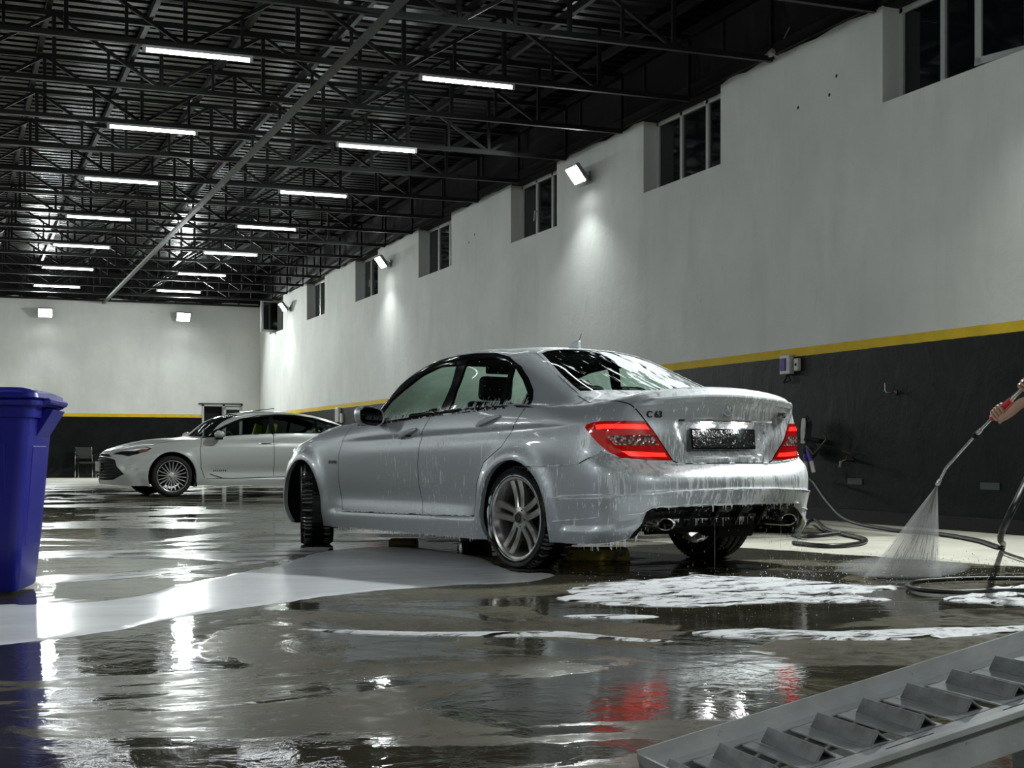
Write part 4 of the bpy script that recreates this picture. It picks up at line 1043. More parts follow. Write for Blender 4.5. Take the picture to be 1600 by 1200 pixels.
# door mirrors
for s in (1, -1):
    m = MB(); sec = []; n = 20
    for (x, sc, dx) in ((1.62, .96, 0), (1.64, 1.0, 0), (1.68, .98, 0), (1.72, .86, 0), (1.75, .60, 0), (1.765, .2, 0)):
        for k in range(n):
            a = 2*PI*k/n; c, q = math.cos(a), math.sin(a); c = math.copysign(abs(c)**.62, c); q = math.copysign(abs(q)**.62, q)
            sec.append((x, s*(.965+.105*sc*c), .985+.070*sc*q+.010*c))
    fs = [(i*n+k, i*n+(k+1) % n, (i+1)*n+(k+1) % n, (i+1)*n+k) for i in range(5) for k in range(n)]+[tuple(5*n+k for k in range(n))]
    mm = m.add(sec, fs, True).build('door_mirror', M_SILVER, car, sharp=40)
    vs = sec[:n]; ins = [(1.622, s*(.965)+(p[1]-s*.965)*.90, .985+(p[2]-.985)*.86) for p in vs]; g = [(p[0]+.004, p[1], p[2]) for p in ins]
    MB().add(vs+ins, [(k, (k+1) % n, n+(k+1) % n, n+k) for k in range(n)], True).build('mirror_rim', M_CHROME, mm)
    MB().add(g, [tuple(range(n))]).build('mirror_glass', plain('mirror_dark', (.10, .11, .11), .05, 1., bump=0), mm)
    MB().tube([(1.69, s*.80, .93), (1.69, s*.87, .945), (1.69, s*.91, .955)], [.030, .024, .028], 10).build('mirror_arm', M_SILVER, mm)
# door handles
for s in (1, -1):
    for (x, z) in ((1.275, .860), (.31, .930)):
        A_, N_ = on_surf(S1, disp1, [('s', x-.115, z+.028), ('s', x, z), ('s', x+.115, z-.032)], False, .02)
        pth = [(a[0], s*(a[1]+.028*math.sin(PI*min(1, max(0, (i+.3)/(len(A_)-.4))))**.5), a[2]) for i, a in enumerate(A_)]
        rr = [.008+.008*math.sin(PI*i/(len(A_)-1)) for i in range(len(A_))]
        h = MB().tube(pth, rr, 10).build('door_handle', M_SATIN, car)
        c = A_[len(A_)//2]; MB().ball((c[0], s*(c[1]-.006), c[2]-.004), (.060, .004, .024), 14).build('handle_recess', M_SEAL, h)
# wing badge
A_, N_ = on_surf(S1, disp1, [('s', 2.33, .65), ('s', 2.34, .65)], False, .03)
for s in (1, -1): prof_text('6.3 AMG', .032, .002, M_CHROME, 'wing_badge', car, (2.325, s*(A_[0][1]+.004), .652), (R(90), 0, R(180) if s > 0 else 0))
# window surround rod (chrome sill strip) and wipers' base
A_, _n = on_surf(S1, disp1, [('s', 2.1, .928), ('s', 1.85, .921), ('s', 1.49, .942), ('s', 1.004, .973), ('s', .459, .995), ('s', -.03, 1.013)], False, .02, .002)
for s in (1, -1): MB().tube([(a[0], a[1]*s, a[2]) for a in A_], .0045, 6).build('waist_strip', M_GLOSSB, car)
SILL_LINE = A_
# cabin
M_SEAT = plain('black_leather', (.010, .010, .011), .45, bump=.2)
m = MB(); m.bb(-.25, 2.2, -.70, .70, .26, .30); m.build('cabin_floor', M_LINE, car)
def seat(root, x, y, mat, zb=.30, w=.50):
    s = MB().box((x+.22, y, zb+.17), (.50, w, .16), (0, R(-6), 0)).build('seat', mat, root, bevel=.04, segs=4)
    MB().box((x-.06, y, zb+.50), (.13, w*.94, .58), (0, R(-16), 0), .86).build('seat_back', mat, s, bevel=.045, segs=4)
    MB().box((x-.17, y, zb+.87), (.09, .26, .17), (0, R(-8), 0)).build('head_rest', mat, s, bevel=.035, segs=4)
    return s
for y in (.36, -.36): seat(car, 1.12, y, M_SEAT)
b = MB().box((.33, 0, .48), (.48, 1.25, .18)).build('rear_bench', M_SEAT, car, bevel=.04, segs=3)
MB().box((.04, 0, .78), (.14, 1.22, .56), (0, R(-20), 0)).build('bench_back', M_SEAT, b, bevel=.05, segs=3)
for y in (.36, 0, -.36): MB().box((-.06, y, 1.09), (.09, .24, .13), (0, R(-8), 0)).build('head_rest', M_SEAT, b, bevel=.03, segs=3)
MB().box((-.17, 0, 1.045), (.36, 1.15, .02)).build('parcel_shelf', M_LINE, car)
d = MB().box((1.93, 0, .83), (.42, 1.36, .20), (0, R(8), 0)).build('dashboard', M_LINE, car, bevel=.05, segs=3)
c = [(1.66+.05*math.sin(a), .36+.185*math.cos(a), .86+.18*math.sin(a)) for a in [2*PI*i/32 for i in range(32)]]
sw = MB().tube(c, .014, 8, closed=True); sw.tube([(1.66, .36-.18, .86), (1.70, .36, .86), (1.66, .36+.18, .86)], .012, 6); sw.tube([(1.70, .36, .86), (1.85, .36, .83)], .03, 8); sw.build('steering_wheel', M_SEAT, car)
MB().box((1.42, 0, 1.335), (.03, .22, .06)).build('cabin_mirror', M_LINE, car, bevel=.01)

# soap hanging from edges
lowR, _n = on_surf(S1, disp1, [('q', .01, .0), ('q', S1.S[2], 0.), ('q', S1.S[3], 0.), ('q', S1.S[4]*.98, 0)], False, .02)
lowRm = [(p[0], -p[1], p[2]) for p in lowR]
sill, _n = on_surf(S1, disp1, [('s', .46, .17), ('s', 1.2, .17), ('s', 2.3, .17)], False, .02)
seam, _n = on_surf(S1, disp1, bump_top[:4], False, .02, .002); seamF, _n = on_surf(S1, disp1, bump_top[4:], False, .02, .002)
dif, _n = on_surf(S1, disp1, [('r', .62, .405), ('r', .3, .412), ('r', .0, .412)], False, .02, .004); difm = [(p[0], -p[1], p[2]) for p in dif]
lipl, _n = on_surf(S1, disp1, [('r', .0, .915), ('r', .36, .912)], False, .02, .006); liplm = [(p[0], -p[1], p[2]) for p in lipl]
rl, _n = on_surf(S1, disp1, [('r', 0, .70), ('r', .30, .70)], False, .02, .004); rl = [(p[0]-.0, p[1], p[2]) for p in rl]
drips('foam_drip', [list(map(tuple, lowR)), lowRm], M_FOAM, car, 130, .01, .05, .0028, seed=3)
drips('foam_drip', [list(map(tuple, sill))], M_FOAM, car, 90, .008, .028, .0026, seed=4)
drips('foam_drip', [[tuple(p) for p in arcR[12:34]]], M_FOAM, car, 12, .01, .03, .003, seed=5)
drips('foam_drip', [difm, difm, list(map(tuple, dif))], M_FOAM, car, 40, .008, .045, .0030, seed=6)
drips('foam_drip', [[tuple(p) for p in SILL_LINE]], M_FOAM, car, 90, .004, .016, .0028, seed=7)
drips('foam_drip', [liplm, list(map(tuple, lipl))], M_FOAM, car, 50, .01, .035, .003, seed=8)
allseam = list(map(tuple, seam)), list(map(tuple, seamF)), [(p[0], -p[1], p[2]) for p in seamF]
foam_line('foam_highlight_bead', list(allseam)+[[tuple(p) for p in SILL_LINE], list(map(tuple, dif)), difm, liplm, rl, [(p[0], -p[1], p[2]) for p in rl], list(map(tuple, lowR))], M_FOAM, car, .0042)
gl, _n = on_surf(S1, disp1, rgl[:9], False, .02, .002)
foam_line('foam_highlight_bead', [list(map(tuple, gl)), [(p[0], -p[1], p[2]) for p in gl]], M_FOAM, car, .0035, 5, .1)
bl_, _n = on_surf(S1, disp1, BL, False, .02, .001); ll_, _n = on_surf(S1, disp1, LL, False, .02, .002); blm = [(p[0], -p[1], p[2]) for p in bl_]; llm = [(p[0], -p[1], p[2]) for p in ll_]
foam_line('foam_highlight_bead', [list(map(tuple, bl_)), blm, blm], M_FOAM, car, .0030, 9, .0)  # white beads here draw the highlight along the bumper's raised line
foam_line('foam_highlight_bead', [list(map(tuple, ll_))[:14], llm, llm, list(map(tuple, ll_))], M_FOAM, car, .0042, 10, .1)  # lower bumper line, highlight and soap drawn by the same beads
for sd, wx in ((1, RXW),):
    rg2 = [(wx+.266*math.cos(R(a)), .760+.1265, TR-.008+.266*math.sin(R(a))) for a in range(0, 361, 6)]; foam_line('foam_highlight_bead', [rg2, rg2], M_FOAM, car, .0035, 12, .25)
    rg3 = [(wx+.282*math.cos(R(a)), .760+.132, TR-.008+.282*math.sin(R(a))) for a in range(-60, 40, 5)]; foam_line('foam_highlight_bead', [rg3], M_FOAM, car, .006, 13, .35)
sl, _n = on_surf(S1, disp1, [('s', 2.3, .286), ('s', 1.6, .295), ('s', .45, .312)], False, .02, .004)
foam_line('foam_highlight_bead', [list(map(tuple, sl))], M_FOAM, car, .0035, 6, .1)
# ---------------------------------------------------------------- white sedan at the back of the hall
NET2 = [
 [(-.98,0,.24),(-.96,.4,.24),(-.90,.66,.22),(-.76,.84,.20),(-.50,.89,.19),(0,.89,.185),(.6,.885,.18),(1.15,.885,.178),(1.75,.885,.178),(2.35,.885,.18),(2.87,.885,.18),(3.3,.865,.18),(3.62,.72,.185),(3.78,.42,.20),(3.83,0,.20)],
 [(-1.05,0,.34),(-1.03,.4,.34),(-.96,.68,.33),(-.80,.86,.32),(-.50,.915,.31),(0,.915,.30),(.6,.905,.29),(1.15,.90,.285),(1.75,.90,.285),(2.35,.905,.29),(2.87,.915,.30),(3.3,.885,.30),(3.64,.735,.31),(3.81,.43,.32),(3.86,0,.32)],
 [(-1.07,0,.50),(-1.05,.4,.50),(-.98,.69,.50),(-.82,.87,.50),(-.50,.925,.49),(0,.925,.46),(.6,.905,.42),(1.15,.898,.40),(1.75,.898,.40),(2.35,.905,.42),(2.87,.922,.46),(3.3,.885,.47),(3.63,.735,.47),(3.82,.44,.47),(3.88,0,.47)],
 [(-1.05,0,.66),(-1.03,.4,.66),(-.96,.68,.66),(-.80,.86,.66),(-.50,.92,.65),(0,.925,.63),(.6,.918,.60),(1.15,.915,.58),(1.75,.912,.58),(2.35,.910,.59),(2.87,.918,.62),(3.28,.87,.61),(3.59,.71,.60),(3.80,.43,.60),(3.87,0,.60)],
 [(-1.02,0,.82),(-1.0,.4,.82),(-.93,.66,.82),(-.77,.83,.82),(-.50,.89,.82),(0,.905,.80),(.6,.908,.77),(1.15,.908,.76),(1.75,.905,.76),(2.35,.898,.75),(2.86,.89,.735),(3.22,.83,.705),(3.50,.67,.70),(3.72,.42,.72),(3.82,0,.72)],
 [(-1.00,0,.98),(-.98,.4,.97),(-.90,.63,.96),(-.74,.78,.95),(-.50,.85,.95),(0,.872,.95),(.6,.882,.92),(1.15,.884,.90),(1.75,.884,.88),(2.35,.868,.855),(2.80,.82,.83),(3.10,.74,.81),(3.36,.60,.79),(3.58,.38,.80),(3.68,0,.80)],
 [(-.98,0,1.07),(-.96,.36,1.06),(-.88,.58,1.05),(-.72,.72,1.04),(-.45,.81,1.045),(0,.842,1.05),(.6,.855,1.045),(1.15,.857,1.03),(1.75,.855,1.0),(2.33,.825,.955),(2.70,.76,.915),(2.98,.65,.89),(3.18,.50,.87),(3.34,.3,.875),(3.42,0,.88)],
 [(-.80,0,1.085),(-.78,.34,1.08),(-.72,.55,1.07),(-.60,.67,1.06),(-.40,.77,1.06),(0,.82,1.065),(.6,.835,1.06),(1.15,.836,1.045),(1.75,.832,1.015),(2.25,.80,.972),(2.52,.70,.955),(2.72,.52,.95),(2.84,.38,.95),(2.94,.2,.955),(2.98,0,.96)],
 [(-.62,0,1.10),(-.61,.32,1.095),(-.57,.53,1.085),(-.48,.66,1.075),(-.30,.745,1.075),(.02,.80,1.085),(.6,.812,1.08),(1.15,.812,1.065),(1.70,.81,1.035),(2.12,.77,.995),(2.27,.69,.985),(2.36,.54,.99),(2.44,.38,.995),(2.48,.2,1.0),(2.50,0,1.0)],
 [(-.20,0,1.275),(-.20,.28,1.27),(-.19,.46,1.26),(-.15,.58,1.24),(-.05,.66,1.235),(.20,.71,1.255),(.65,.725,1.26),(1.15,.728,1.26),(1.58,.715,1.24),(1.83,.69,1.225),(1.97,.64,1.215),(2.02,.50,1.225),(2.05,.36,1.235),(2.08,.18,1.24),(2.09,0,1.24)],
 [(.28,0,1.405),(.28,.2,1.402),(.28,.36,1.392),(.29,.47,1.375),(.34,.545,1.365),(.50,.59,1.39),(.80,.61,1.415),(1.10,.612,1.418),(1.33,.60,1.40),(1.50,.585,1.38),(1.60,.545,1.365),(1.64,.42,1.383),(1.66,.30,1.392),(1.68,.15,1.398),(1.69,0,1.40)],
 [(.60,0,1.440),(.60,.15,1.438),(.61,.26,1.434),(.62,.33,1.430),(.65,.37,1.428),(.74,.39,1.436),(.90,.395,1.444),(1.08,.395,1.445),(1.22,.385,1.438),(1.33,.36,1.43),(1.40,.32,1.423),(1.44,.25,1.426),(1.46,.18,1.428),(1.48,.09,1.43),(1.49,0,1.431)],
 [(.82+.037*i, 0, 1.452-.0006*i) for i in range(15)],
]
S2 = Surf(NET2); FX2 = 2.87; HZ2 = .335
def disp2(P, N):
    x, y, z = P[:, 0], np.abs(P[:, 1]), P[:, 2]; d = np.zeros(len(P)); side = sm(y, .68, .80)*sm(z, .16, .26)*(1-sm(z, .95, 1.0))
    for xw in (0., FX2):
        r = np.hypot(x-xw, z-HZ2); d += side*.018*np.exp(-((r-.41)/.05)**2)
    k = side*sm(x, -.2, .4)*(1-sm(x, 2.3, 2.8)); u = z-(.905-.012*x); d += -k*.014*np.exp(-(u/.022)**2)
    k = sm(y, .80, .86)*sm(x, .5, .7)*(1-sm(x, 2.2, 2.35)); d += -k*.018*np.exp(-((z-.42)/.07)**2)
    zs = .300; d += k*.018*(1-sm(z, zs-.02, zs+.005))
    # fold from the lamp down through the front corner
    fr = sm(x, 3.2, 3.3); u = (x-3.42)-(z-.39)*.50; d += -sm(x, 3.12, 3.2)*sm(y, .55, .7)*.020*np.exp(-(np.maximum(u, 0)/.07)**2)*(u > -.004)*(1-sm(z, .60, .66))
    return d
REG2 = []
r2 = lambda n, pts: reg(n, pts, .04, True, S2, REG2)
DLO2 = [(2.318,.975),(2.10,1.10),(1.906,1.20),(1.75,1.265),(1.597,1.318),(1.321,1.367),(.987,1.388),(.667,1.380),(.323,1.335),(.053,1.265),(-.161,1.205),(.02,1.11),(.27,1.070),(1.09,1.047),(1.92,1.005)]
r2('door_rear', [('s',1.128,.331),('s',1.119,1.045),('s',.27,1.068),('s',.18,.95),('s',.36,.68),('s',.45,.40),('s',.47,.335)])
r2('door_front', [('s',1.128,.331),('s',1.119,1.045),('s',1.92,1.003),('s',2.355,.962),('s',2.40,.79),('s',2.395,.48),('s',2.33,.30)])
r2('window_trim', [('s',a,b) for a, b in DLO2])
r2('glass_front', [('s',a,b) for a, b in [(2.20,1.005),(1.98,1.13),(1.78,1.228),(1.597,1.29),(1.34,1.340),(1.16,1.355),(1.16,1.062),(1.90,1.022)]])
r2('glass_rear', [('s',a,b) for a, b in [(1.07,1.360),(.80,1.360),(.50,1.335),(.33,1.305),(.33,1.085),(1.07,1.064)]])
r2('glass_quarter', [('s',a,b) for a, b in [(.28,1.295),(.10,1.248),(-.06,1.20),(.06,1.125),(.28,1.09)]])
r2('windshield', [('p',2.46,0,1.01),('p',2.42,.32,1.005),('p',2.31,.56,1.0),('p',2.22,.66,1.0),('p',1.95,.60,1.22),('p',1.63,.505,1.366),('p',1.65,.40,1.38),('p',1.67,.2,1.39),('p',1.68,0,1.395)])
r2('rear_glass', [('p',.26,0,1.40),('p',.26,.34,1.385),('p',.18,.46,1.355),('p',-.15,.56,1.245),('p',-.47,.60,1.11),('p',-.57,.3,1.105),('p',-.58,0,1.11)])
r2('head_lamp', [('p',3.74,.42,.70),('p',3.65,.50,.785),('p',3.44,.66,.803),('s',3.227,.815),('s',3.164,.803),('s',3.255,.748),('s',3.423,.700),('p',3.55,.69,.680)])
r2('amber_lens', [('s',3.36,.770),('s',3.25,.790),('s',3.19,.800),('s',3.26,.755),('s',3.37,.722)])
r2('grille', [('p',3.86,0,.66),('p',3.82,.36,.655),('p',3.74,.56,.615),('p',3.70,.61,.50),('p',3.62,.74,.375),('p',3.74,.55,.285),('p',3.80,.4,.275),('p',3.85,0,.275)])
r2('grille_top', [('p',3.86,0,.715),('p',3.80,.38,.705),('p',3.76,.45,.665),('p',3.83,.36,.672),('p',3.865,0,.675)])
r2('tail_lamp', [('s',-.55,.86),('s',-.60,.93),('p',-.80,.72,.95),('p',-.99,.3,.95),('p',-1.0,0,.93),('p',-1.02,0,.86),('p',-.99,.35,.86),('p',-.85,.72,.82)])
aF2 = circ(FX2, HZ2, .400, -27, 207, 36); aR2 = circ(0, HZ2, .400, -27, 207, 36)
r2('hole', arch_poly(aR2, S2)); r2('hole', arch_poly(aF2, S2))
for g in ([('s',1.128,.331),('s',1.119,1.045)], [('s',2.33,.30),('s',2.395,.48),('s',2.40,.79),('s',2.355,.962)], [('s',.27,1.068),('s',.18,.95),('s',.36,.68),('s',.45,.40),('s',.47,.335)], [('s',.47,.322),('s',2.30,.292)], [('p',3.74,.40,.745),('p',3.30,.60,.845),('p',2.9,.66,.90),('p',2.5,.70,.955),('p',2.35,.66,.98)]):
    gap(g, .009, S2, REG2)
def white_paint():
    m = NM('white_paint'); p = m.coord('Object'); m.set(color=m.mix(m.noise(p, 3, 3), (.56, .58, .56), (.62, .64, .62)), metal=.05, rough=.30, coat=.9, coatr=.03); return m.m
M_WHITE = white_paint()
M_AMBER = plain('amber_lens', (.35, .10, .01), .15, coat=1.)
M_GL2 = glassy('tinted_glass_far', (.55, .62, .60))
M_PEARL = plain('lamp_black', (.02, .022, .024), .12, bump=.0, coat=1.)
G2 = R(28); o2 = at(-3.50694, 25.442, 0); hx = at(-math.cos(G2), -math.sin(G2))
car2 = thing('sedan', 'clean white four-door sedan parked side-on by the back wall, behind the silver one', 'car', o2, math.atan2(hx.y, hx.x))
specs = [dict(name='body_shell', cls=['body'], mat=M_WHITE), dict(name='rear_door', cls=['door_rear'], mat=M_WHITE, joined=False), dict(name='front_door', cls=['door_front'], mat=M_WHITE, joined=False),
 dict(name='panel_gap', cls=['gap'], mat=M_SEAL, off=.008), dict(name='window_trim', cls=['window_trim'], mat=M_GLOSSB, joined=False, off=.002),
 dict(name='front_side_window', cls=['glass_front'], mat=M_GL2, joined=False, off=.006), dict(name='rear_side_window', cls=['glass_rear'], mat=M_GL2, joined=False, off=.006), dict(name='quarter_window', cls=['glass_quarter'], mat=M_GL2, joined=False, off=.006),
 dict(name='windscreen', cls=['windshield'], mat=M_GL2, off=.004), dict(name='rear_window', cls=['rear_glass'], mat=M_GL2, off=.004),
 dict(name='head_lamp', cls=['head_lamp'], mat=M_PEARL, joined=False, off=.004), dict(name='amber_marker', cls=['amber_lens'], mat=M_AMBER, joined=False, off=.003, parent='head_lamp'),
 dict(name='grille', cls=['grille', 'grille_top'], mat=M_BLACK, off=.03), dict(name='tail_lamp', cls=['tail_lamp'], mat=M_RED)]
body_parts(S2, REG2, .045, disp2, car2, specs, .022, M_LINE, ('glass_front', 'glass_rear', 'glass_quarter', 'rear_glass', 'windshield'))
for arc, cx in ((aF2, FX2), (aR2, 0.)): wheel_well(car2, S2, disp2, arc, cx, HZ2, .42, .52, M_WHITE, M_LINE)
m = MB(); m.bb(-.9, 3.6, -.45, .45, .24, .30); m.bb(.46, 2.40, -.86, .86, .185, .23); m.build('floor_pan', M_LINE, car2)
# grille bars
for i in range(7):
    z = .315+i*.050; w = .70-.012*i if i < 2 else (.62 if i < 4 else .56)
    A_, _n = on_surf(S2, disp2, [('f', 0.002, z), ('f', w*.55, z), ('f', w*.93, z)], False, .06, -.004)
    MB().tube([(a[0], -a[1], a[2]) for a in A_[::-1]]+[tuple(a) for a in A_], .0065, 6).build('grille_bar', M_CHROME if i > 0 else M_GLOSSB, car2)
MB().box((3.895, 0, .50), (.02, .32, .16)).build('plate_mount', M_PVC, car2)
A_, _n = on_surf(S2, disp2, [('f', .002, .70), ('f', .36, .69)], False, .06, .004)
MB().tube([(a[0], -a[1], a[2]) for a in A_[::-1]]+[tuple(a) for a in A_], .012, 6).build('grille_bar', M_CHROME, car2)
def multi(rim, Rr, w, M, rimm, dark, capm):
    side = M[1][1]
    for k in range(20):
        a = 2*PI*k/20+.08; d = .045 if k % 2 else -.045
        sb = spoke_bar(a+d*.6, 0, 0, -d*.20, .062, Rr-.012, w-.030, w-.014, .016, .019, .020, 3, .008)
        if side < 0: sb.v = [(x, -y, z) for x, y, z in sb.v]
        sb.build('spoke', capm, rim, sharp=30)
    MB().lathe([(.0005, w-.012), (.030, w-.014), (.034, w-.026), (.066, w-.030), (.070, w-.07)], 28, M=M).build('hub', capm, rim)
    for k in range(5):
        a = 2*PI*k/5; MB().tube([(.050*math.cos(a), (w-.04)*side, .050*math.sin(a)), (.050*math.cos(a), (w-.020)*side, .050*math.sin(a))], .008, 6).build('wheel_bolt', dark, rim)
M_RIM2 = plain('machined_alloy', (.70, .70, .69), .30, .45, bump=0); WM2 = (plain('dry_tyre_rubber', (.012, .012, .012), .7), plain('dark_alloy', (.10, .10, .10), .3, .9), M_BRAKE, M_RIM2)
for x, y, s in ((FX2, .795, 1), (0, .795, 1), (FX2, -.795, -1), (0, -.795, -1)):
    w_ = wheel(car2, (x, y, .336), .338, .252, .235, WM2, multi, 0, s, grooves=40)
    MB().lathe([(.252, .1165), (.258, .1185), (.262, .1165), (.256, .108)], 48, M=Matrix.Diagonal((1, s, 1, 1))).build('rim_flange', M_RIM2, w_)
MB().add([(2.46, .93, .20), (2.46, .72, .20), (2.50, .72, .40), (2.50, .93, .40), (2.48, .93, .20), (2.48, .72, .20), (2.52, .72, .40), (2.52, .93, .40)], [(0, 1, 2, 3), (7, 6, 5, 4), (0, 4, 5, 1), (1, 5, 6, 2), (2, 6, 7, 3), (3, 7, 4, 0)]).build('mud_flap', M_BLACK, car2, loc=(0, 0, -.04))
for s in (1, -1):
    mm = MB().ball((2.11, s*1.015, 1.035), (.085, .10, .062), 16).build('door_mirror', M_WHITE, car2)
    MB().prism([(2.06, .945), (2.15, .945), (2.17, .985), (2.05, .985)], s*.90, s*1.03).build('mirror_arm', M_BLACK, mm)
    MB().ball((2.035, s*1.015, 1.035), (.02, .085, .05), 14).build('mirror_glass', M_CHROME, mm)
    for x, z in ((1.28, .883), (.42, .91)):
        A_, N_ = on_surf(S2, disp2, [('s', x-.115, z), ('s', x+.115, z)], False, .03, .012)
        MB().tube([(a[0], s*a[1], a[2]) for a in A_], [.006+.008*math.sin(PI*i/(len(A_)-1)) for i in range(len(A_))], 8).build('door_handle', M_CHROME, car2)
    A_, N_ = on_surf(S2, disp2, [('s', 2.24, .372), ('s', 2.02, .298), ('s', 1.6, .300), ('s', .55, .318)], False, .04, .006)
    MB().tube([(a[0], s*a[1], a[2]) for a in A_], .010, 6).build('sill_strip', M_CHROME, car2)
    A_, N_ = on_surf(S2, disp2, [('s', 2.15, .42), ('s', 2.16, .42)], False, .04, .002)
    bd = MB()
    for q in range(7): bd.bb(1.96+q*.034, 1.972+q*.034, s*(A_[0][1]-.004), s*(A_[0][1]+.004), .412, .440)
    bd.build('door_badge', M_CHROME, car2)
    A_, N_ = on_surf(S2, disp2, [('s', a, b) for a, b in DLO2[:11]], False, .04, .003)
    MB().tube([(a[0], s*a[1], a[2]) for a in A_], .006, 6).build('roof_rail_trim', M_CHROME, car2)
MB().box((1.14, 0, 1.475), (.40, .74, .012), (0, R(7.5), 0)).build('open_sunroof', M_GLOSSB, car2, bevel=.004)
M_YEL = plain('yellow_seat_leather', (.50, .62, .03), .5); M_GREYSEAT = plain('grey_seat_leather', (.06, .062, .06), .5)
for x, y in ((1.15, .38), (1.15, -.38)):
    s = seat(car2, x, y, M_GREYSEAT)
    for q in (1,): MB().box((x-.02, y+q*.225, .92), (.16, .085, .66), (0, R(-16), 0)).build('seat_bolster', M_YEL, s, bevel=.03)
b = MB().box((.33, 0, .50), (.48, 1.3, .18)).build('rear_bench', M_GREYSEAT, car2, bevel=.04)
for y in (.40, -.40):
    MB().box((.02, y, .86), (.14, .52, .60), (0, R(-20), 0)).build('bench_back', M_GREYSEAT, b, bevel=.05)
    MB().box((.06, y+.26, .88), (.16, .09, .56), (0, R(-20), 0)).build('seat_bolster', M_YEL, b, bevel=.03)
    MB().box((-.10, y, 1.16), (.09, .26, .14)).build('head_rest', M_GREYSEAT, b, bevel=.03)
MB().box((2.02, 0, .88), (.44, 1.4, .20), (0, R(8), 0)).build('dashboard', M_LINE, car2, bevel=.05)
c = [(1.70+.06*math.sin(a), .38+.18*math.cos(a), .92+.17*math.sin(a)) for a in [2*PI*i/24 for i in range(24)]]
MB().tube(c, .014, 6, closed=True).tube([(1.70, .20, .92), (1.74, .38, .92), (1.70, .56, .92)], .02, 6).build('steering_wheel', M_GREYSEAT, car2)
# ---------------------------------------------------------------- blue wheelie bin
M_BIN = NM('blue_bin_plastic'); _p = M_BIN.coord(); M_BIN.set(color=M_BIN.mix(M_BIN.noise(_p, 4, 4), (.010, .010, .21), (.016, .018, .28)), rough=.34, spec=.5, normal=M_BIN.bump(M_BIN.noise(_p, 40, 4), .08, .003)); M_BIN = M_BIN.m
binr = thing('wheelie_bin', 'blue plastic wheelie bin with closed lid at the left edge', 'bin', at(-2.765, 7.36, 0), -YAW+R(8))
def rrect(hx, hy, r, n=5):
    out = []
    for cx, cy, a0 in ((hx-r, hy-r, 0), (-hx+r, hy-r, 90), (-hx+r, -hy+r, 180), (hx-r, -hy+r, 270)):
        for k in range(n+1): a = R(a0+90*k/n); out.append((cx+r*math.cos(a), cy+r*math.sin(a)))
    return out
def stack(levels, r=.05, n=5, cap0=True, cap1=True, smooth=True):
    """levels: (z, hx, hy, dx)"""
    m = MB(); vs = []; L = len(levels)
    for z, hx, hy, dx in levels: vs += [(x+dx, y, z) for x, y in rrect(hx, hy, min(r, hx*.9, hy*.9), n)]
    k = 4*(n+1); fs = [(i*k+q, i*k+(q+1) % k, (i+1)*k+(q+1) % k, (i+1)*k+q) for i in range(L-1) for q in range(k)]
    if cap0: fs.append(tuple(range(k))[::-1])
    if cap1: fs.append(tuple((L-1)*k+q for q in range(k)))
    return m.add(vs, fs, smooth)
b = stack([(.015, .215, .26, 0), (.03, .225, .27, 0), (.30, .245, .30, .005), (.80, .275, .335, .012), (.90, .282, .345, .014), (.902, .300, .362, .014), (.985, .305, .368, .014), (.985, .29, .352, .014)], .06).build('bin_body', M_BIN, binr, sharp=40)
MB().box((.262, .0, .50), (.012, .36, .52), (0, R(4.5), 0)).build('side_panel', M_BIN, binr, bevel=.006)
MB().box((.0, -.305, .47), (.36, .012, .60), (R(6.5), 0, 0)).build('front_panel', M_BIN, binr, bevel=.006)
rim = stack([(.955, .315, .375, .014), (.962, .335, .39, .014), (.985, .335, .39, .014), (.99, .32, .38, .014)], .05).build('rim', M_BIN, binr, sharp=40)
lid = stack([(.990, .325, .385, .014), (1.000, .34, .395, .014), (1.022, .335, .39, .014), (1.045, .30, .36, .0), (1.052, .27, .32, 0)], .08).build('lid', M_BIN, binr, sharp=40)
MB().ball((-.08, -.05, 1.035), (.22, .26, .045), 20).build('lid_dome', M_BIN, lid)
MB().tube([(-.10, -.40, 1.0), (-.10, -.43, 1.02), (.12, -.43, 1.02), (.12, -.40, 1.0)], .013, 8).build('lid_handle', M_BIN, lid)
MB().prism([(.285, .88), (.285, .80), (.355, .915), (.372, .945), (.33, .955)], -.10, .25).build('lift_comb', M_BIN, binr, bevel=.004)
MB().tube([(.33, -.26, .965), (.372, -.25, .985), (.372, .25, .985), (.33, .26, .965)], .016, 8).build('pull_bar', M_BIN, binr)
for y in (.24, -.24): MB().lathe([(.02, -.03), (.10, -.03), (.105, -.02), (.105, .02), (.10, .03), (.02, .03)], 30).build('bin_wheel', M_LINE, binr, loc=(-.17, y+.05*(1 if y > 0 else -1), .105))
MB().tube([(-.17, -.3, .105), (-.17, .3, .105)], .012, 8).build('axle', M_LINE, binr)

# ---------------------------------------------------------------- steel drive-on ramp (right foreground)
M_RAMP = NM('grey_painted_steel'); _p = M_RAMP.coord(); _n = M_RAMP.noise(_p, 9, 6, .65)
_c = M_RAMP.mix(M_RAMP.mr(_n, .35, .65), (.33, .342, .35), (.43, .442, .45)); _c = M_RAMP.mix(M_RAMP.mr(M_RAMP.noise(_p, 40, 4, .7), .66, .72, 0, .7), _c, (.03, .028, .025))
M_RAMP.set(color=_c, rough=M_RAMP.mr(_n, .3, .7, .32, .5), metal=.15, normal=M_RAMP.bump(M_RAMP.noise(_p, 70, 4), .25, .002)); M_RAMP = M_RAMP.m
dirv = at(.945, .33) ; ang = math.atan2(dirv.y, dirv.x); SL = math.atan(.214); LEN = 2.3
ramp = thing('drive_on_ramp', 'sloping grey steel vehicle ramp with angle-iron treads in the right foreground', 'ramp', at(.288, 3.148, 0.0), ang)
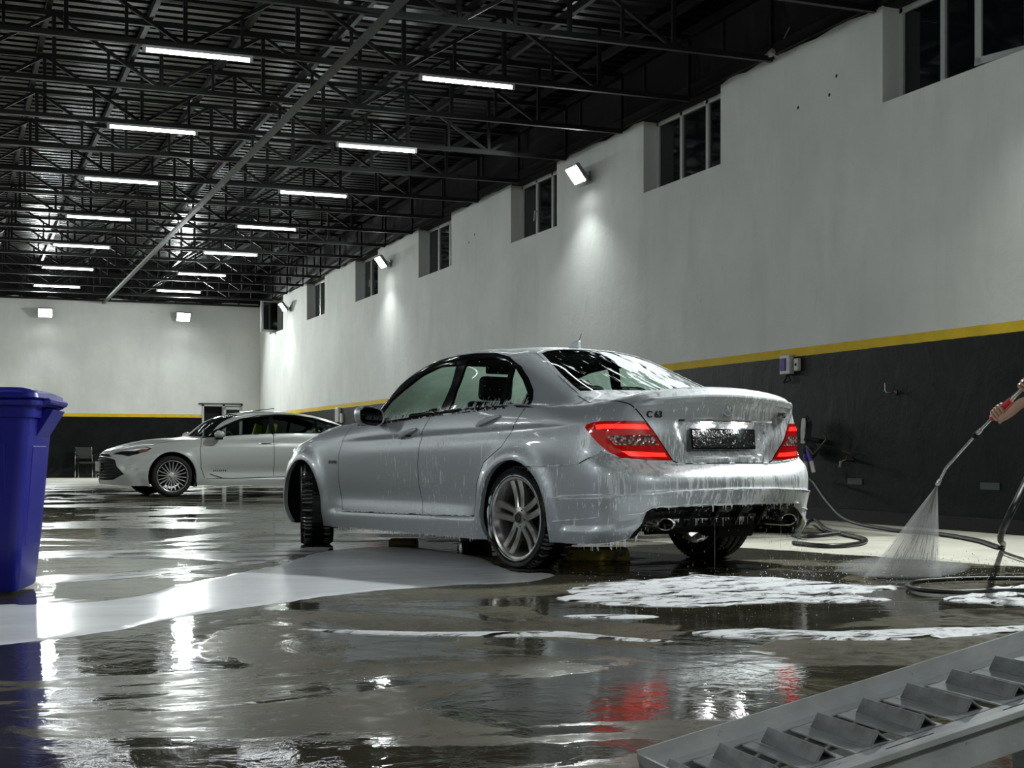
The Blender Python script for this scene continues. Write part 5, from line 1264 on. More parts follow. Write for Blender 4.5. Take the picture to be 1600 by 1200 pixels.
# local frame: x up the slope, y away from the camera (far rim at y=0, near rim at y=-W)
RW = .415
def slope(mbx, name, mat, parent, **k):
    o = mbx.build(name, mat, parent, **k); o.rotation_euler = (0, -SL, 0); return o
dk = MB(); zt = .022
dk.bb(0, LEN, -.075, -.004, zt-.004, zt); dk.bb(0, LEN, -RW+.004, -RW+.075, zt-.004, zt)
PT = .125; nr = int(LEN/PT)
for k in range(nr+1):                       # strips of plate left between the cut slots
    x0 = k*PT; dk.bb(x0-.002, min(LEN, x0+.070), -RW+.075, -.075, zt-.004, zt); dk.bb(min(LEN, x0+.098), min(LEN, x0+PT+.001), -RW+.075, -.075, zt-.004, zt)
slope(dk, 'deck_plate', M_RAMP, ramp)
slope(MB().bb(0, LEN, -.005, 0, 0, .058), 'outer_rim', M_RAMP, ramp, bevel=.001)
slope(MB().prism([(-.030, zt), (-.005, zt), (-.005, zt+.012)], 0, LEN, 'YZ'), 'weld_fillet', M_RAMP, ramp)
slope(MB().bb(0, LEN, -RW, -RW+.006, -.058, zt+.010), 'near_beam', M_RAMP, ramp, bevel=.001)
slope(MB().bb(0, LEN, -RW-.022, -RW+.010, zt-.002, zt+.012), 'near_flange', M_RAMP, ramp, bevel=.001)
mw = MB()
for k in range(8): mw.bb(.10+k*.30, .22+k*.30, -RW+.040, -RW+.0425, zt, zt+.0015)
slope(mw, 'weld_seam', M_LINE, ramp)
slope(MB().bb(0, LEN, -.075, -.07, -.055, zt), 'inner_bar', M_RAMP, ramp); slope(MB().bb(0, LEN, -RW+.07, -RW+.075, -.055, zt), 'inner_bar', M_RAMP, ramp)
slope(MB().bb(0, .006, -RW, 0, 0, .05), 'foot_plate', M_RAMP, ramp)
M_TREAD = plain('dark_tread_grey', (.17, .175, .178), .5, var=.35, nscale=22, bump=.4)  # darker grey than the ramp plates, sets the treads off from the deck
a_ = MB(); t = .005; h = .028
a_.prism([(-.026, 0), (0, h), (.026, 0), (.026-t*1.3, 0), (0, h-t*1.5), (-.026+t*1.3, 0)], -RW+.085, -.095, 'XZ')
tr = a_.build('tread', M_TREAD, ramp, bevel=.0012, segs=1); tr.parent = ramp
rs = random.Random(3)
for k in range(nr):
    o = tr if k == 0 else tr.copy()
    if k: COL.objects.link(o)
    x = .036+k*PT; o.location = (x*math.cos(SL)-zt*math.sin(SL), rs.uniform(-.004, .004), x*math.sin(SL)+zt*math.cos(SL)); o.rotation_euler = (0, -SL, rs.uniform(-.012, .012))
for x in (1.02, 1.9):
    for y in (-.03, -RW+.03):
        z = x*math.sin(SL)-.03; MB().bb(x-.022, x+.022, y-.022, y+.022, 0, z).build('leg', M_RAMP, ramp)
    MB().bb(x-.015, x+.015, -RW+.03, -.03, .06, .09).build('cross_bar', M_RAMP, ramp)

# ---------------------------------------------------------------- soap foam and film on the floor
def fl(u, v):
    d = .72*2200/(v-708); r = (u-800)/2200*d; return (r*CA+d*SA, -r*SA+d*CA)
def soap_patch(name, label, cat, poly, h, mat, step, rough_edge=.06, seed=0, base=.004, froth=0.0, kind='stuff'):
    """thin puddle of soap: outline on the floor, thickness h, edge broken up by noise"""
    from mathutils import noise as mn
    P = [Vector((x, y)) for x, y in poly]; out = []
    for i in range(len(P)):
        p0, p1, p2, p3 = P[i-1], P[i], P[(i+1) % len(P)], P[(i+2) % len(P)]; n = max(2, int((p2-p1).length/(step*1.0)))
        for k in range(n):
            t = k/n; q = .5*((2*p1)+(p2-p0)*t+(2*p0-5*p1+4*p2-p3)*t*t+(3*p1-p0-3*p2+p3)*t**3)
            tn = (p2-p1).normalized(); nn = Vector((-tn.y, tn.x))
            q = q+nn*rough_edge*(mn.noise((q.x*3.1, q.y*3.1, seed))+.6*mn.noise((q.x*9, q.y*9, seed+3))); out.append(q)
    O = np.array([(q.x, q.y) for q in out]); lo, hi = O.min(0), O.max(0)
    gx = np.arange(lo[0]+step/2, hi[0], step); gy = np.arange(lo[1]+step/2, hi[1], step)
    G = np.array(np.meshgrid(gx, gy)).reshape(2, -1).T; G = G[in_poly(G, O)]+RNG.uniform(-.2, .2, (1, 2))*step
    D = np.array([np.sqrt(((O-g)**2).sum(1)).min() for g in G]) if len(G) < 40000 else np.ones(len(G))
    G = G[D > step*.5]; D = D[D > step*.5]
    V, E_, F, _, _, _ = delaunay_2d_cdt([Vector(q) for q in O]+[Vector(g) for g in G], [(i, (i+1) % len(O)) for i in range(len(O))], [], 1, 1e-6)
    V = np.array([(v[0], v[1]) for v in V]); nO = len(O)
    T_ = []
    for v in V:
        T_.append(np.sqrt(((O-v)**2).sum(1)).min())
    T_ = np.array(T_); wdt = max(.03, h*3)
    Z = base*sm(T_, 0, .006)+h*sm(T_, 0, wdt)
    if froth:
        for i, v in enumerate(V):
            q = mn.noise((v[0]*7, v[1]*7, seed))+.6*mn.noise((v[0]*22, v[1]*22, seed)); Z[i] += max(0, q)*froth*min(1, T_[i]/.08)
    m = MB(); m.add([(a, b_, max(.0006, z)) for (a, b_), z in zip(V, Z)], [tuple(f) for f in F], True)
    o = m.build(name, mat, None, sharp=60); tag(o, label, cat, kind=kind); return o
def film_mat(name, col, rough, holes, alpha=1.0):
    m = NM(name); p = m.geo((1, 1, 1)); s_ = m.noise(m.geo((.7, 2.6, 1), rot=(0, 0, R(-24))), 1.3, 6, .6, .8); fine = m.noise(p, 55, 4, .6)
    c = m.mix(m.mr(s_, .30, .65), tuple(x*.78 for x in col), col)
    a = m.math('MULTIPLY', m.mr(s_, holes, holes+.10), alpha)
    m.set(color=c, rough=rough, alpha=a, ior=1.2, normal=m.bump(m.math('ADD', m.math('MULTIPLY', fine, .3), m.noise(p, 7, 4)), .12, .01)); return m.m
M_FILM = film_mat('soap_film', (.86, .87, .91), .22, .05, .98); M_FILM2 = film_mat('thin_soap_film', (.75, .76, .78), .22, .38, .85)
def froth_mat():
    m = NM('white_froth'); p = m.geo(); n = m.noise(p, 26, 7, .7, .4); b_ = m.noise(p, 90, 4, .7); st = m.noise(m.geo((1., 2.4, 1), rot=(0, 0, R(-20))), 4.5, 6, .68, .8)
    m.set(color=m.mix(n, (.86, .87, .92), (.95, .95, .98)), rough=.4, alpha=m.mr(st, .40, .50), normal=m.bump(m.math('ADD', n, m.math('MULTIPLY', b_, .5)), .7, .015)); return m.m
M_FROTH = froth_mat()
soap_patch('soap_puddle', 'broad smooth grey soap film from the bin to the rear wheel', 'foam', [fl(*q) for q in [(-90,1010),(55,1002),(150,990),(300,962),(420,945),(560,926),(700,915),(800,911),(852,904),(858,896),(800,893),(740,870),(640,855),(520,860),(430,884),(300,910),(200,935),(60,945),(-60,950)]], .002, M_FILM, .05, .03, 1)
soap_patch('soap_puddle', 'narrow band of soap film behind the blue bin, beyond the broad film', 'foam', [fl(*q) for q in [(60,912),(200,903),(330,890),(440,874),(520,856),(440,858),(330,864),(200,860),(70,866),(60,872),(220,872),(380,880),(250,893),(60,900)]], .0015, M_FILM2, .05, .03, 2)
soap_patch('foam_mound', 'bright white foam heap on the floor behind the tail of the silver car', 'foam', [fl(*q) for q in [(868,934),(950,946),(1060,948),(1160,943),(1330,940),(1400,938),(1330,926),(1440,918),(1300,912),(1230,904),(1120,900),(1070,896),(1040,906),(960,908),(905,918)]], .003, M_FROTH, .022, .10, 4, froth=.010, base=.003)
soap_patch('soap_streak', 'long thin soap streak on the floor in front of the rear wheel', 'foam', [fl(*q) for q in [(462,983),(560,986),(700,989),(860,987),(960,996),(1062,1003),(970,1002),(880,996),(700,994),(560,991)]], .003, M_FROTH, .02, .012, 5, froth=.004)
soap_patch('soap_streak', 'broken white soap streak on the floor beyond the top of the ramp', 'foam', [fl(*q) for q in [(1085,990),(1180,984),(1300,988),(1420,984),(1560,980),(1640,978),(1560,991),(1420,1000),(1290,1001),(1180,998)]], .004, M_FROTH, .02, .03, 6, froth=.010)
soap_patch('soap_streak', 'thin soap streak on the floor between the foam heap and the long streak', 'foam', [fl(*q) for q in [(880,963),(960,961),(1030,964),(960,967)]], .002, M_FROTH, .02, .02, 8)
soap_patch('foam_mound', 'low white foam patch by the black hose loop at the right edge', 'foam', [fl(*q) for q in [(1480,936),(1540,922),(1640,912),(1700,918),(1690,944),(1600,946),(1530,942)]], .003, M_FROTH, .02, .05, 7, froth=.030)

# yellow kerb blocks under the car
M_KERB = NM('yellow_kerb_paint'); _p = M_KERB.coord(); M_KERB.set(color=M_KERB.mix(M_KERB.mr(M_KERB.noise(_p, 12, 6, .7), .50, .60), (.50, .38, .03), (.10, .08, .04)), rough=.35); M_KERB = M_KERB.m
for (u0, u1, v, h, lab) in ((872, 986, 877, .085, 'yellow painted kerb block under the tail of the silver car'), (606, 652, 853, .05, 'small yellow painted kerb block under the middle of the silver car')):
    a, c = fl(u0, v), fl(u1, v); cx, cy = (a[0]+c[0])/2, (a[1]+c[1])/2; L = math.hypot(a[0]-c[0], a[1]-c[1]); dx, dy = (c[0]-a[0])/L, (c[1]-a[1])/L
    o = MB().box((0, .10, h/2), (L, .20, h), None, .93).build('kerb_block', M_KERB, None, bevel=.01, loc=(cx, cy, 0), rot=(0, 0, math.atan2(dy, dx))); tag(o, lab, 'kerb', 'yellow kerb blocks under the silver car')

# ---------------------------------------------------------------- hoses
M_HOSE = plain('black_rubber_hose', (.010, .011, .011), .42, bump=.1)
def g3(u, v, z=.02):
    d = (.72-z)*2200/(v-708); r = (u-800)/2200*d; p = at(r, d, z); return (p.x, p.y, p.z)
def hose(label, pts, r=.018, sub=8, mat=None):
    o = MB().tube(smooth_path(pts, sub), r, 10).build('hose', mat or M_HOSE, None, sharp=60); return tag(o, label, 'hose')
WXh = WX-.05
VY = 12.95
hose('thick black hose sagging from the wall tap down across the dry floor to the man', [(WX-.12, VY-.02, .44), (WX-.22, VY-.25, .40), (8.25, 12.1, .20), (8.10, 11.55, .06), g3(1392,828), g3(1440,832), g3(1480,836), g3(1530,845), g3(1562,855), g3(1568,850, .03), at(2.58, 7.42, .30)[:], at(2.72, 7.40, .62)[:], at(2.80, 7.42, .92)[:], at(2.79, 7.44, 1.02)[:]])
hose('black hose loop lying on the wet floor behind the tail of the silver car', [g3(1240,848), g3(1290,853), g3(1338,850), g3(1352,843), g3(1320,835), g3(1290,826, .03), g3(1272,812, .05), g3(1255,822), g3(1240,832), g3(1262,838, .03), g3(1312,833, .055)])
hose('thin black hose running away from the foot of the man at the right edge', [g3(1566,862), g3(1585,869), g3(1610,876), g3(1660,884), g3(1720, 886)], .010)
hose('black hose loop lying in the foam at the right edge', [g3(1700, 902), g3(1620,904), g3(1520,904), g3(1440,908), g3(1418,914), g3(1440,922), g3(1500,925), g3(1580,922), g3(1660, 925)], .012)

# ---------------------------------------------------------------- fittings on the right wall
M_VAN = plain('aged_white_plastic', (.50, .50, .48), .4); M_PURP = plain('violet_cloth_tape', (.08, .05, .30), .6); M_BRASS = plain('dull_brass', (.10, .09, .07), .35, .8)
t = thing('switch_box', 'white switch box with a violet mark on the black wall above the boot', 'switch', (WX, 13.52, 1.71))
MB().bb(-.07, 0, -.10, .10, -.11, .11).build('housing', M_VAN, t, bevel=.012); MB().bb(-.085, -.06, -.03, .07, -.07, .07).build('violet_flap', M_PURP, t, bevel=.006)
MB().tube([(-.03, .0, -.11), (-.05, .0, -.16), (-.04, .06, -.20), (-.04, -.08, -.18), (-.03, -.02, -.12)], .010, 6).build('cable_loop', M_LINE, t)
t = thing('socket', 'small white wall socket beside the larger white switch box', 'socket', (WX, 13.33, 1.70)); MB().bb(-.045, 0, -.042, .042, -.07, .07).build('plate', M_VAN, t, bevel=.01); MB().lathe([(.0005, -.05), (.014, -.05), (.018, -.045)], 16, axis='X').build('outlet', M_LINE, t)
t = thing('switch_box', 'small grey box on the far black wall above the white car', 'switch', (WX, 33.4, 1.70)); MB().bb(-.07, 0, -.17, .17, -.22, .12).build('housing', M_VAN, t, bevel=.01); MB().bb(-.05, 0, -.40, -.22, -.25, -.03).build('side_box', M_VAN, t, bevel=.01)
t = thing('hose_valve', 'bundle of wash guns and valves hung on the wall behind the bumper', 'valve', (WX, VY, .85))
m = MB(); m.tube([(0, 0, .0), (-.10, .02, .02), (-.13, .03, .10)], .03, 8); m.box((-.14, .04, .10), (.09, .09, .20), (0, .2, .3)); m.tube([(-.14, .04, .2), (-.16, -.02, .26), (-.15, -.07, .20)], .018, 8); m.build('gun_body', M_LINE, t, bevel=.008)
MB().tube([(-.17, .02, .24), (-.20, .0, .12), (-.18, .03, -.02)], .026, 8).build('silver_barrel', M_VAN, t); MB().tube([(-.14, .10, .20), (-.18, .18, .10), (-.14, .24, -.02)], .006, 6).build('hanging_strap', M_CHROME, t)
MB().tube([(-.16, -.02, -.05), (-.16, -.14, -.14), (-.15, -.26, -.06), (-.13, -.34, .02), (-.13, -.24, .10)], .012, 6).build('trigger_loop', M_BRASS, t)
for q in (0, 1):
    l = MB().tube([(-.15, .03-.03*q, -.06), (-.16, .0-.10*q, -.22)], .026, 8).build('violet_lance', M_PURP, t)
    MB().tube([(-.16, .0-.10*q, -.22), (-.17, -.03-.13*q, -.34)], .022, 8).build('lance_tip', M_VAN, l)
MB().ball((-.10, .02, -.10), (.09, .08, .10), 12).build('valve_block', M_LINE, t)
t = thing('wall_tap', 'dull metal tap on the black wall right of the wash guns', 'tap', (WX, 12.32, .65))
m = MB(); m.tube([(0, 0, 0), (-.10, 0, 0), (-.15, 0, -.02), (-.16, 0, -.08)], .018, 8); m.lathe([(.0005, 0), (.03, 0), (.03, .02), (.0005, .02)], 12, axis='X'); m.build('spout', M_BRASS, t)
MB().tube([(-.08, 0, .0), (-.08, 0, .05), (-.09, .06, .09), (-.08, -.08, .06)], .009, 6).build('tap_handle', M_BRASS, t)
for y, z, l in ((12.28, .425, 'faded green label on the black wall below the tap'), (10.23, .42, 'faded green label on the black wall near the lance tip')):
    o = MB().bb(WX-.012, WX, y-.125, y+.125, z-.033, z+.033).build('wall_label', plain('faded_green', (.028, .042, .037), .6, nscale=30), None, bevel=.003); tag(o, l, 'label', 'faded green labels on the black wall')
t = thing('wall_hook', 'bent metal hook on the black wall right of the car', 'hook', (WX, 11.6, 1.32)); MB().tube([(0, 0, 0), (-.06, 0, 0), (-.07, .04, .0), (-.06, .09, .015), (-.055, .10, .10)], .008, 6).build('hook_bar', M_BRASS, t); MB().ball((-.01, 0, 0), (.012, .025, .03), 10).build('hook_base', M_BRASS, t)
t = thing('cctv_camera', 'small white security camera high on the right wall edge', 'camera', (WX, 13.77, 5.22)); MB().tube([(0, 0, 0), (-.05, 0, .02), (-.07, .05, .03)], .014, 8).build('bracket', M_VAN, t)
cb = MB().tube([(-.08, -.04, .05), (-.10, .13, -.01)], .038, 12).build('camera_body', M_VAN, t); MB().tube([(-.10, .13, -.01), (-.102, .14, -.013)], .028, 12).build('lens', M_LINE, cb)
MB().tube([(-.02, -.06, .03), (-.02, -.16, .05), (-.03, -.18, .16), (-.02, -.28, .26)], .006, 6).build('cable', M_VAN, t)
# anchor holes left in the plaster
for y, z in ((12.62, 4.72), (13.35, 4.55), (12.75, 4.55), (24.1, 4.55), (23.8, 4.65)):
    o = MB().lathe([(.0005, -.003), (.016, -.003), (.02, 0)], 10, axis='X').build('anchor_hole', M_LINE, None, loc=(WX, y, z)); tag(o, 'small dark anchor hole in the white plaster, ' + {12.62: 'uppermost of three near the first window', 13.35: 'leftmost of three near the first window', 12.75: 'lowest right of three near the first window', 24.1: 'left of the pair beyond the third window', 23.8: 'right of the pair beyond the third window'}[y], 'hole', 'anchor holes in the white wall')

# chair by the back wall
t = thing('chair', 'black chair with chrome legs standing against the back wall', 'chair', (3.52, BY-.42, 0), R(188))
ch = lambda pts, n: MB().tube(pts, .013, 8).build(n, M_CHROME, t)
for s in (-1, 1):
    ch([(s*.25, .22, .0), (s*.25, .22, .62), (s*.25, .05, .66), (s*.25, -.20, .64)], 'arm_frame'); ch([(s*.25, -.22, 0), (s*.25, -.20, .45), (s*.23, -.26, .90)], 'back_leg')
    MB().box((s*.25, .02, .675), (.05, .30, .025)).build('arm_rest', M_SEAT, t, bevel=.008)
MB().box((0, .02, .44), (.46, .46, .06)).build('seat', M_SEAT, t, bevel=.02); MB().box((0, -.24, .72), (.46, .05, .36), (R(8), 0, 0)).build('backrest', M_SEAT, t, bevel=.02)
# ---------------------------------------------------------------- the man with the pressure washer
M_SKIN = NM('skin'); _p = M_SKIN.coord(); M_SKIN.set(color=M_SKIN.mix(M_SKIN.noise(_p, 18, 4), (.48, .28, .19), (.58, .36, .26)), rough=.45, sss=.05, normal=M_SKIN.bump(M_SKIN.noise(_p, 160, 3), .15, .001)); M_SKIN = M_SKIN.m
M_SHIRT = plain('dark_tshirt', (.012, .013, .015), .9, bump=.4); M_TROUS = plain('dark_work_trousers', (.020, .022, .028), .9, bump=.4); M_BOOT = plain('rubber_boot', (.008, .008, .008), .3); M_HAIR = plain('black_hair', (.008, .006, .005), .6, bump=.8, nscale=60)
def skin(name, chains, mat, parent, lv=2):
    """chains: lists of (point, radius); a point reused in another chain joins there"""
    vs, rs, es, idx = [], [], [], {}
    for c in chains:
        prev = None
        for p, r in c:
            k = tuple(round(x, 4) for x in p)
            if k not in idx: idx[k] = len(vs); vs.append(k); rs.append(r)
            i = idx[k]
            if prev is not None and prev != i and (prev, i) not in es: es.append((prev, i))
            prev = i
    me = bpy.data.meshes.new(name); me.from_pydata(vs, es, []); me.materials.append(mat); o = bpy.data.objects.new(name, me); COL.objects.link(o); o.parent = parent
    bm = bmesh.new(); bm.from_mesh(me); L = bm.verts.layers.skin.verify(); bm.verts.ensure_lookup_table()
    for i, v in enumerate(bm.verts): q = rs[i]; v[L].radius = q if hasattr(q, '__len__') else (q, q); v[L].use_root = (i == 0)
    bm.to_mesh(me); bm.free()
    m = o.modifiers.new('skin', 'SKIN'); m.use_smooth_shade = True; m.branch_smoothing = .6; s = o.modifiers.new('sub', 'SUBSURF'); s.levels = lv; s.render_levels = lv
    return o
man = thing('person', 'person in a dark T-shirt holding the spray lance, only hands and forearm in frame', 'person', at(3.2, 7.36, 0), -YAW)
ox, oy = 3.2, 7.36
def L(r, d, z): return (r-ox, d-oy, z)
pel = L(3.25, 7.36, .96); 
ns_, fs_ = L(3.13, 7.15, 1.40), L(3.13, 7.57, 1.40)      # near and far shoulder
chest = L(3.17, 7.36, 1.32); neck = L(3.10, 7.36, 1.49); hb = L(3.07, 7.36, 1.545)
# lance runs through these points
NOZ, BEND, COUP, RED0, RED1, GRIP = (2.356, 7.80, .546), (2.40, 7.77, .642), (2.52, 7.66, .815), (2.578, 7.57, .905), (2.64, 7.45, 1.00), (2.70, 7.38, 1.085)
def lerp3(a, b, t): return tuple(a[i]+(b[i]-a[i])*t for i in range(3))
h1 = lerp3(RED0, RED1, .42); h2 = GRIP
ax = Vector(RED1)-Vector(RED0); ax.normalize()
def hand(hc, wrist, axis, side, chains, wr):
    """palm beside the lance, fingers curled round it; hc on the lance axis"""
    hc, wrist, axis = Vector(hc), Vector(wrist), Vector(axis).normalized(); w = (wrist-hc); w = (w-axis*w.dot(axis)).normalized(); n = axis.cross(w)*side
    palm = hc+w*.052+n*.008; kn = hc+w*.030+n*.022
    wl, pl = L(*wrist), L(*palm); chains.append([(wl, wr), (pl, (.030, .021))])
    for i, (o, ln) in enumerate(((-.033, 1.), (-.011, 1.08), (.011, 1.), (.033, .82))):
        k0 = kn+axis*o; k1 = hc+n*.026*ln+axis*o-w*.004; k2 = hc-w*.026*ln+n*.012+axis*o; k3 = hc-w*.020-n*.014+axis*o*.95; k4 = hc-n*.025+w*.004+axis*o*.9
        chains.append([(pl, (.030, .021)), (L(*k0), .0115), (L(*k1), .0098), (L(*k2), .0092), (L(*k3), .0086), (L(*k4), .0078)])
    t0 = palm-axis*.030*side*0+axis*-.034; t1 = hc-n*.020+axis*-.040+w*.022; t2 = hc-n*.026-w*.006+axis*-.030
    chains.append([(pl, (.030, .021)), (L(*t0), .0125), (L(*t1), .0110), (L(*t2), .0092)])
ch = []
ch.append([(pel, (.105, .140)), (L(3.23, 7.36, 1.08), (.10, .125)), (L(3.20, 7.36, 1.20), (.105, .135)), (chest, (.115, .160)), (L(3.14, 7.36, 1.43), (.085, .12)), (neck, (.072, .070)), (hb, (.072, .070)), (L(3.045, 7.36, 1.590), (.098, .082)), (L(3.045, 7.36, 1.655), (.112, .090)), (L(3.055, 7.36, 1.715), (.108, .088)), (L(3.06, 7.36, 1.765), (.070, .060))])
ch.append([(L(3.045, 7.36, 1.590), (.098, .082)), (L(2.975, 7.36, 1.567), (.036, .038))])                  # chin and jaw
ch.append([(L(3.045, 7.36, 1.655), (.112, .090)), (L(2.955, 7.36, 1.645), .022), (L(2.925, 7.36, 1.623), .013)])   # nose
w1 = (2.675, 7.40, .985); e1 = (2.98, 7.17, 1.085); w2 = (2.80, 7.46, 1.10); e2 = (3.05, 7.62, 1.12)
ch.append([(chest, (.115, .165)), (ns_, .062), (L(3.07, 7.12, 1.24), .050), (L(*e1), .042), (L(*lerp3(e1, w1, .35)), .041), (L(*lerp3(e1, w1, .75)), .030), (L(*w1), (.028, .022))])
ch.append([(chest, (.115, .165)), (fs_, .062), (L(3.10, 7.62, 1.26), .050), (L(*e2), .042), (L(*lerp3(e2, w2, .4)), .040), (L(*lerp3(e2, w2, .8)), .029), (L(*w2), (.028, .022))])
hand(h1, w1, ax, -1, ch, (.028, .022)); hand(h2, w2, Vector(GRIP)-Vector(RED1), 1, ch, (.028, .022))
for s, kx, fx in ((-1, 3.16, 3.22), (1, 3.30, 3.42)):
    y = 7.36+s*.105; ch.append([(pel, (.105, .140)), (L(3.24, y, .88), .088), (L(kx, y+s*.03, .50), .062), (L(fx, y+s*.04, .28), .056), (L(fx+.02, y+s*.045, .09), .040), (L(fx-.10, y+s*.05, .045), (.035, .042)), (L(fx-.18, y+s*.055, .035), (.026, .036))])
body = skin('body', ch, M_SKIN, man)
# face details
fz = [(L(2.962, 7.36+s*.034, 1.667)) for s in (-1, 1)]
for p in fz: MB().ball(p, .0125, 10).build('eye', plain('eye_white', (.6, .6, .58), .2, bump=0), body)
MB().tube([L(2.958, 7.337, 1.593), L(2.950, 7.36, 1.591), L(2.958, 7.383, 1.593)], .007, 6).build('lips', plain('lip', (.30, .10, .08), .5), body)
for s in (-1, 1): MB().ball(L(3.06, 7.36+s*.080, 1.650), (.022, .012, .034), 10).build('ear', M_SKIN, body)
MB().ball(L(3.086, 7.36, 1.730), (.104, .090, .082), 18).build('hair', M_HAIR, man)
skin('tshirt', [[(L(3.26, 7.36, .84), (.165, .190)), (L(3.26, 7.36, .94), (.160, .190)), (L(3.24, 7.36, 1.06), (.145, .175)), (L(3.20, 7.36, 1.20), (.145, .180)), (chest, (.150, .200)), (L(3.14, 7.36, 1.43), (.115, .155)), (L(3.12, 7.36, 1.475), (.080, .080))], [(chest, (.150, .200)), (ns_, .088), (L(3.08, 7.13, 1.31), .080), (L(3.07, 7.12, 1.22), .074)], [(chest, (.150, .200)), (fs_, .088), (L(3.10, 7.62, 1.26), .076), (L(3.07, 7.63, 1.17), .066), (L(*lerp3(e2, w2, .2)), .056), (L(*lerp3(e2, w2, .62)), .048)]], M_SHIRT, man)
tc = []
for s, kx, fx in ((-1, 3.16, 3.22), (1, 3.30, 3.42)):
    y = 7.36+s*.105; tc.append([(L(3.25, 7.36, 1.04), (.135, .165)), (L(3.25, 7.36, .96), (.145, .175)), (L(3.24, y, .84), .118), (L(3.21, y+s*.015, .68), .100), (L(kx, y+s*.03, .50), .080), (L(fx, y+s*.04, .30), .074), (L(fx+.02, y+s*.045, .16), .070)])
skin('trousers', tc, M_TROUS, man)
for s, fx in ((-1, 3.22), (1, 3.42)):
    y = 7.36+s*.15; skin('boot', [[(L(fx+.02, y, .26), .068), (L(fx+.02, y, .10), .060), (L(fx+.01, y, .055), (.050, .052)), (L(fx-.12, y, .050), (.046, .050)), (L(fx-.20, y, .042), (.036, .044))]], M_BOOT, man)

# lance
M_STEEL = plain('brushed_steel', (.62, .63, .63), .25, .8, bump=.05); M_REDG = plain('red_grip', (.62, .02, .03), .35); M_ORNG = plain('worn_red_grip', (.75, .16, .12), .4)
lance = thing('pressure_lance', 'steel pressure-washer lance with a red grip, spraying at the floor', 'spray lance', at(ox, oy, 0), -YAW)
MB().tube(smooth_path([L(*NOZ), L(*lerp3(NOZ, BEND, .7)), L(*BEND), L(*lerp3(BEND, COUP, .3)), L(*COUP)], 5), .0085, 10).build('lance_tube', M_STEEL, lance)
MB().tube([L(*lerp3(NOZ, BEND, -.06)), L(*NOZ), L(*lerp3(NOZ, BEND, .12)), L(*lerp3(NOZ, BEND, .28))], [.010, .013, .013, .010], 12).build('nozzle', M_STEEL, lance)
MB().tube([L(*lerp3(COUP, RED0, -.10)), L(*COUP), L(*lerp3(COUP, RED0, .12))], [.012, .020, .014], 12).build('coupling', M_LINE, lance)
MB().tube([L(*COUP), L(*RED0)], .008, 10).build('upper_tube', M_STEEL, lance); MB().tube([L(*lerp3(COUP, RED0, .12)), L(*lerp3(COUP, RED0, .35))], .012, 10).build('sleeve', M_STEEL, lance)
MB().tube([L(*RED0), L(*lerp3(RED0, RED1, .05)), L(*lerp3(RED0, RED1, .5)), L(*RED1)], [.014, .019, .019, .017], 12).build('red_grip', M_REDG, lance)
MB().tube([L(*RED1), L(*lerp3(RED1, GRIP, .5)), L(*GRIP)], .011, 10).build('rear_tube', M_STEEL, lance)
gb = MB(); gq = Vector(L(*GRIP)); gb.tube([gq+Vector((-.01, .01, -.015)), gq, gq+Vector((.035, -.02, .045)), gq+Vector((.055, -.02, .03))], [.020, .024, .026, .016], 10); gb.tube([gq+Vector((.03, -.01, .02)), gq+Vector((.075, .03, -.045))], [.018, .016], 8); gb.build('trigger_gun', M_LINE, lance)

# water jet: a thin fan of spray as a real volume, with streaks and drops
jet = thing('water_spray', 'misty fan of water spraying from the lance onto the floor', 'spray', (0, 0, 0))
n0 = at(*NOZ); gl, gr = at(*[v for v in (2.02, 8.12)], 0.012), at(2.40, 7.98, .012)
gl, gr = at(2.03, 8.06, .015), at(2.43, 8.02, .015)
up = Vector((0, 0, 1)); ctr = (gl+gr)/2; e = (gr-gl)/2; nrm = e.cross(up).normalized()
vs = []; n = 18; m = MB()
for t in (.02, .25, .5, .75, .92, 1.0):
    c = n0.lerp(ctr, t); k = t if t < .95 else 1.05
    for q in range(n):
        a = 2*PI*q/n; vs.append(tuple(c+e*k*1.06*math.cos(a)+nrm*(.008+.075*t)*math.sin(a)+Vector((0, 0, 0))))
m.add(vs, [(i*n+q, i*n+(q+1) % n, (i+1)*n+(q+1) % n, (i+1)*n+q) for i in range(5) for q in range(n)]+[tuple(range(n))[::-1], tuple(5*n+q for q in range(n))], True)
V_ = bpy.data.materials.new('spray_mist'); V_.use_nodes = True; nt = V_.node_tree; nt.nodes.remove(nt.nodes['Principled BSDF'])
sc_ = nt.nodes.new('ShaderNodeVolumeScatter'); sc_.inputs['Color'].default_value = (.96, .98, 1, 1); sc_.inputs['Anisotropy'].default_value = .1
ge = nt.nodes.new('ShaderNodeNewGeometry'); vsb = nt.nodes.new('ShaderNodeVectorMath'); vsb.operation = 'SUBTRACT'; vsb.inputs[1].default_value = n0; nt.links.new(ge.outputs['Position'], vsb.inputs[0])
vn = nt.nodes.new('ShaderNodeVectorMath'); vn.operation = 'NORMALIZE'; nt.links.new(vsb.outputs[0], vn.inputs[0]); ns2 = nt.nodes.new('ShaderNodeTexNoise'); ns2.inputs['Scale'].default_value = 26; ns2.inputs['Detail'].default_value = 4; nt.links.new(vn.outputs[0], ns2.inputs['Vector'])
ln_ = nt.nodes.new('ShaderNodeVectorMath'); ln_.operation = 'LENGTH'; nt.links.new(vsb.outputs[0], ln_.inputs[0])
mr_ = nt.nodes.new('ShaderNodeMapRange'); mr_.inputs[1].default_value = .3; mr_.inputs[2].default_value = .7; mr_.inputs[3].default_value = .35; mr_.inputs[4].default_value = .7; nt.links.new(ns2.outputs['Fac'], mr_.inputs[0])
dv = nt.nodes.new('ShaderNodeMath'); dv.operation = 'DIVIDE'; nt.links.new(mr_.outputs[0], dv.inputs[0]); nt.links.new(ln_.outputs['Value'], dv.inputs[1])
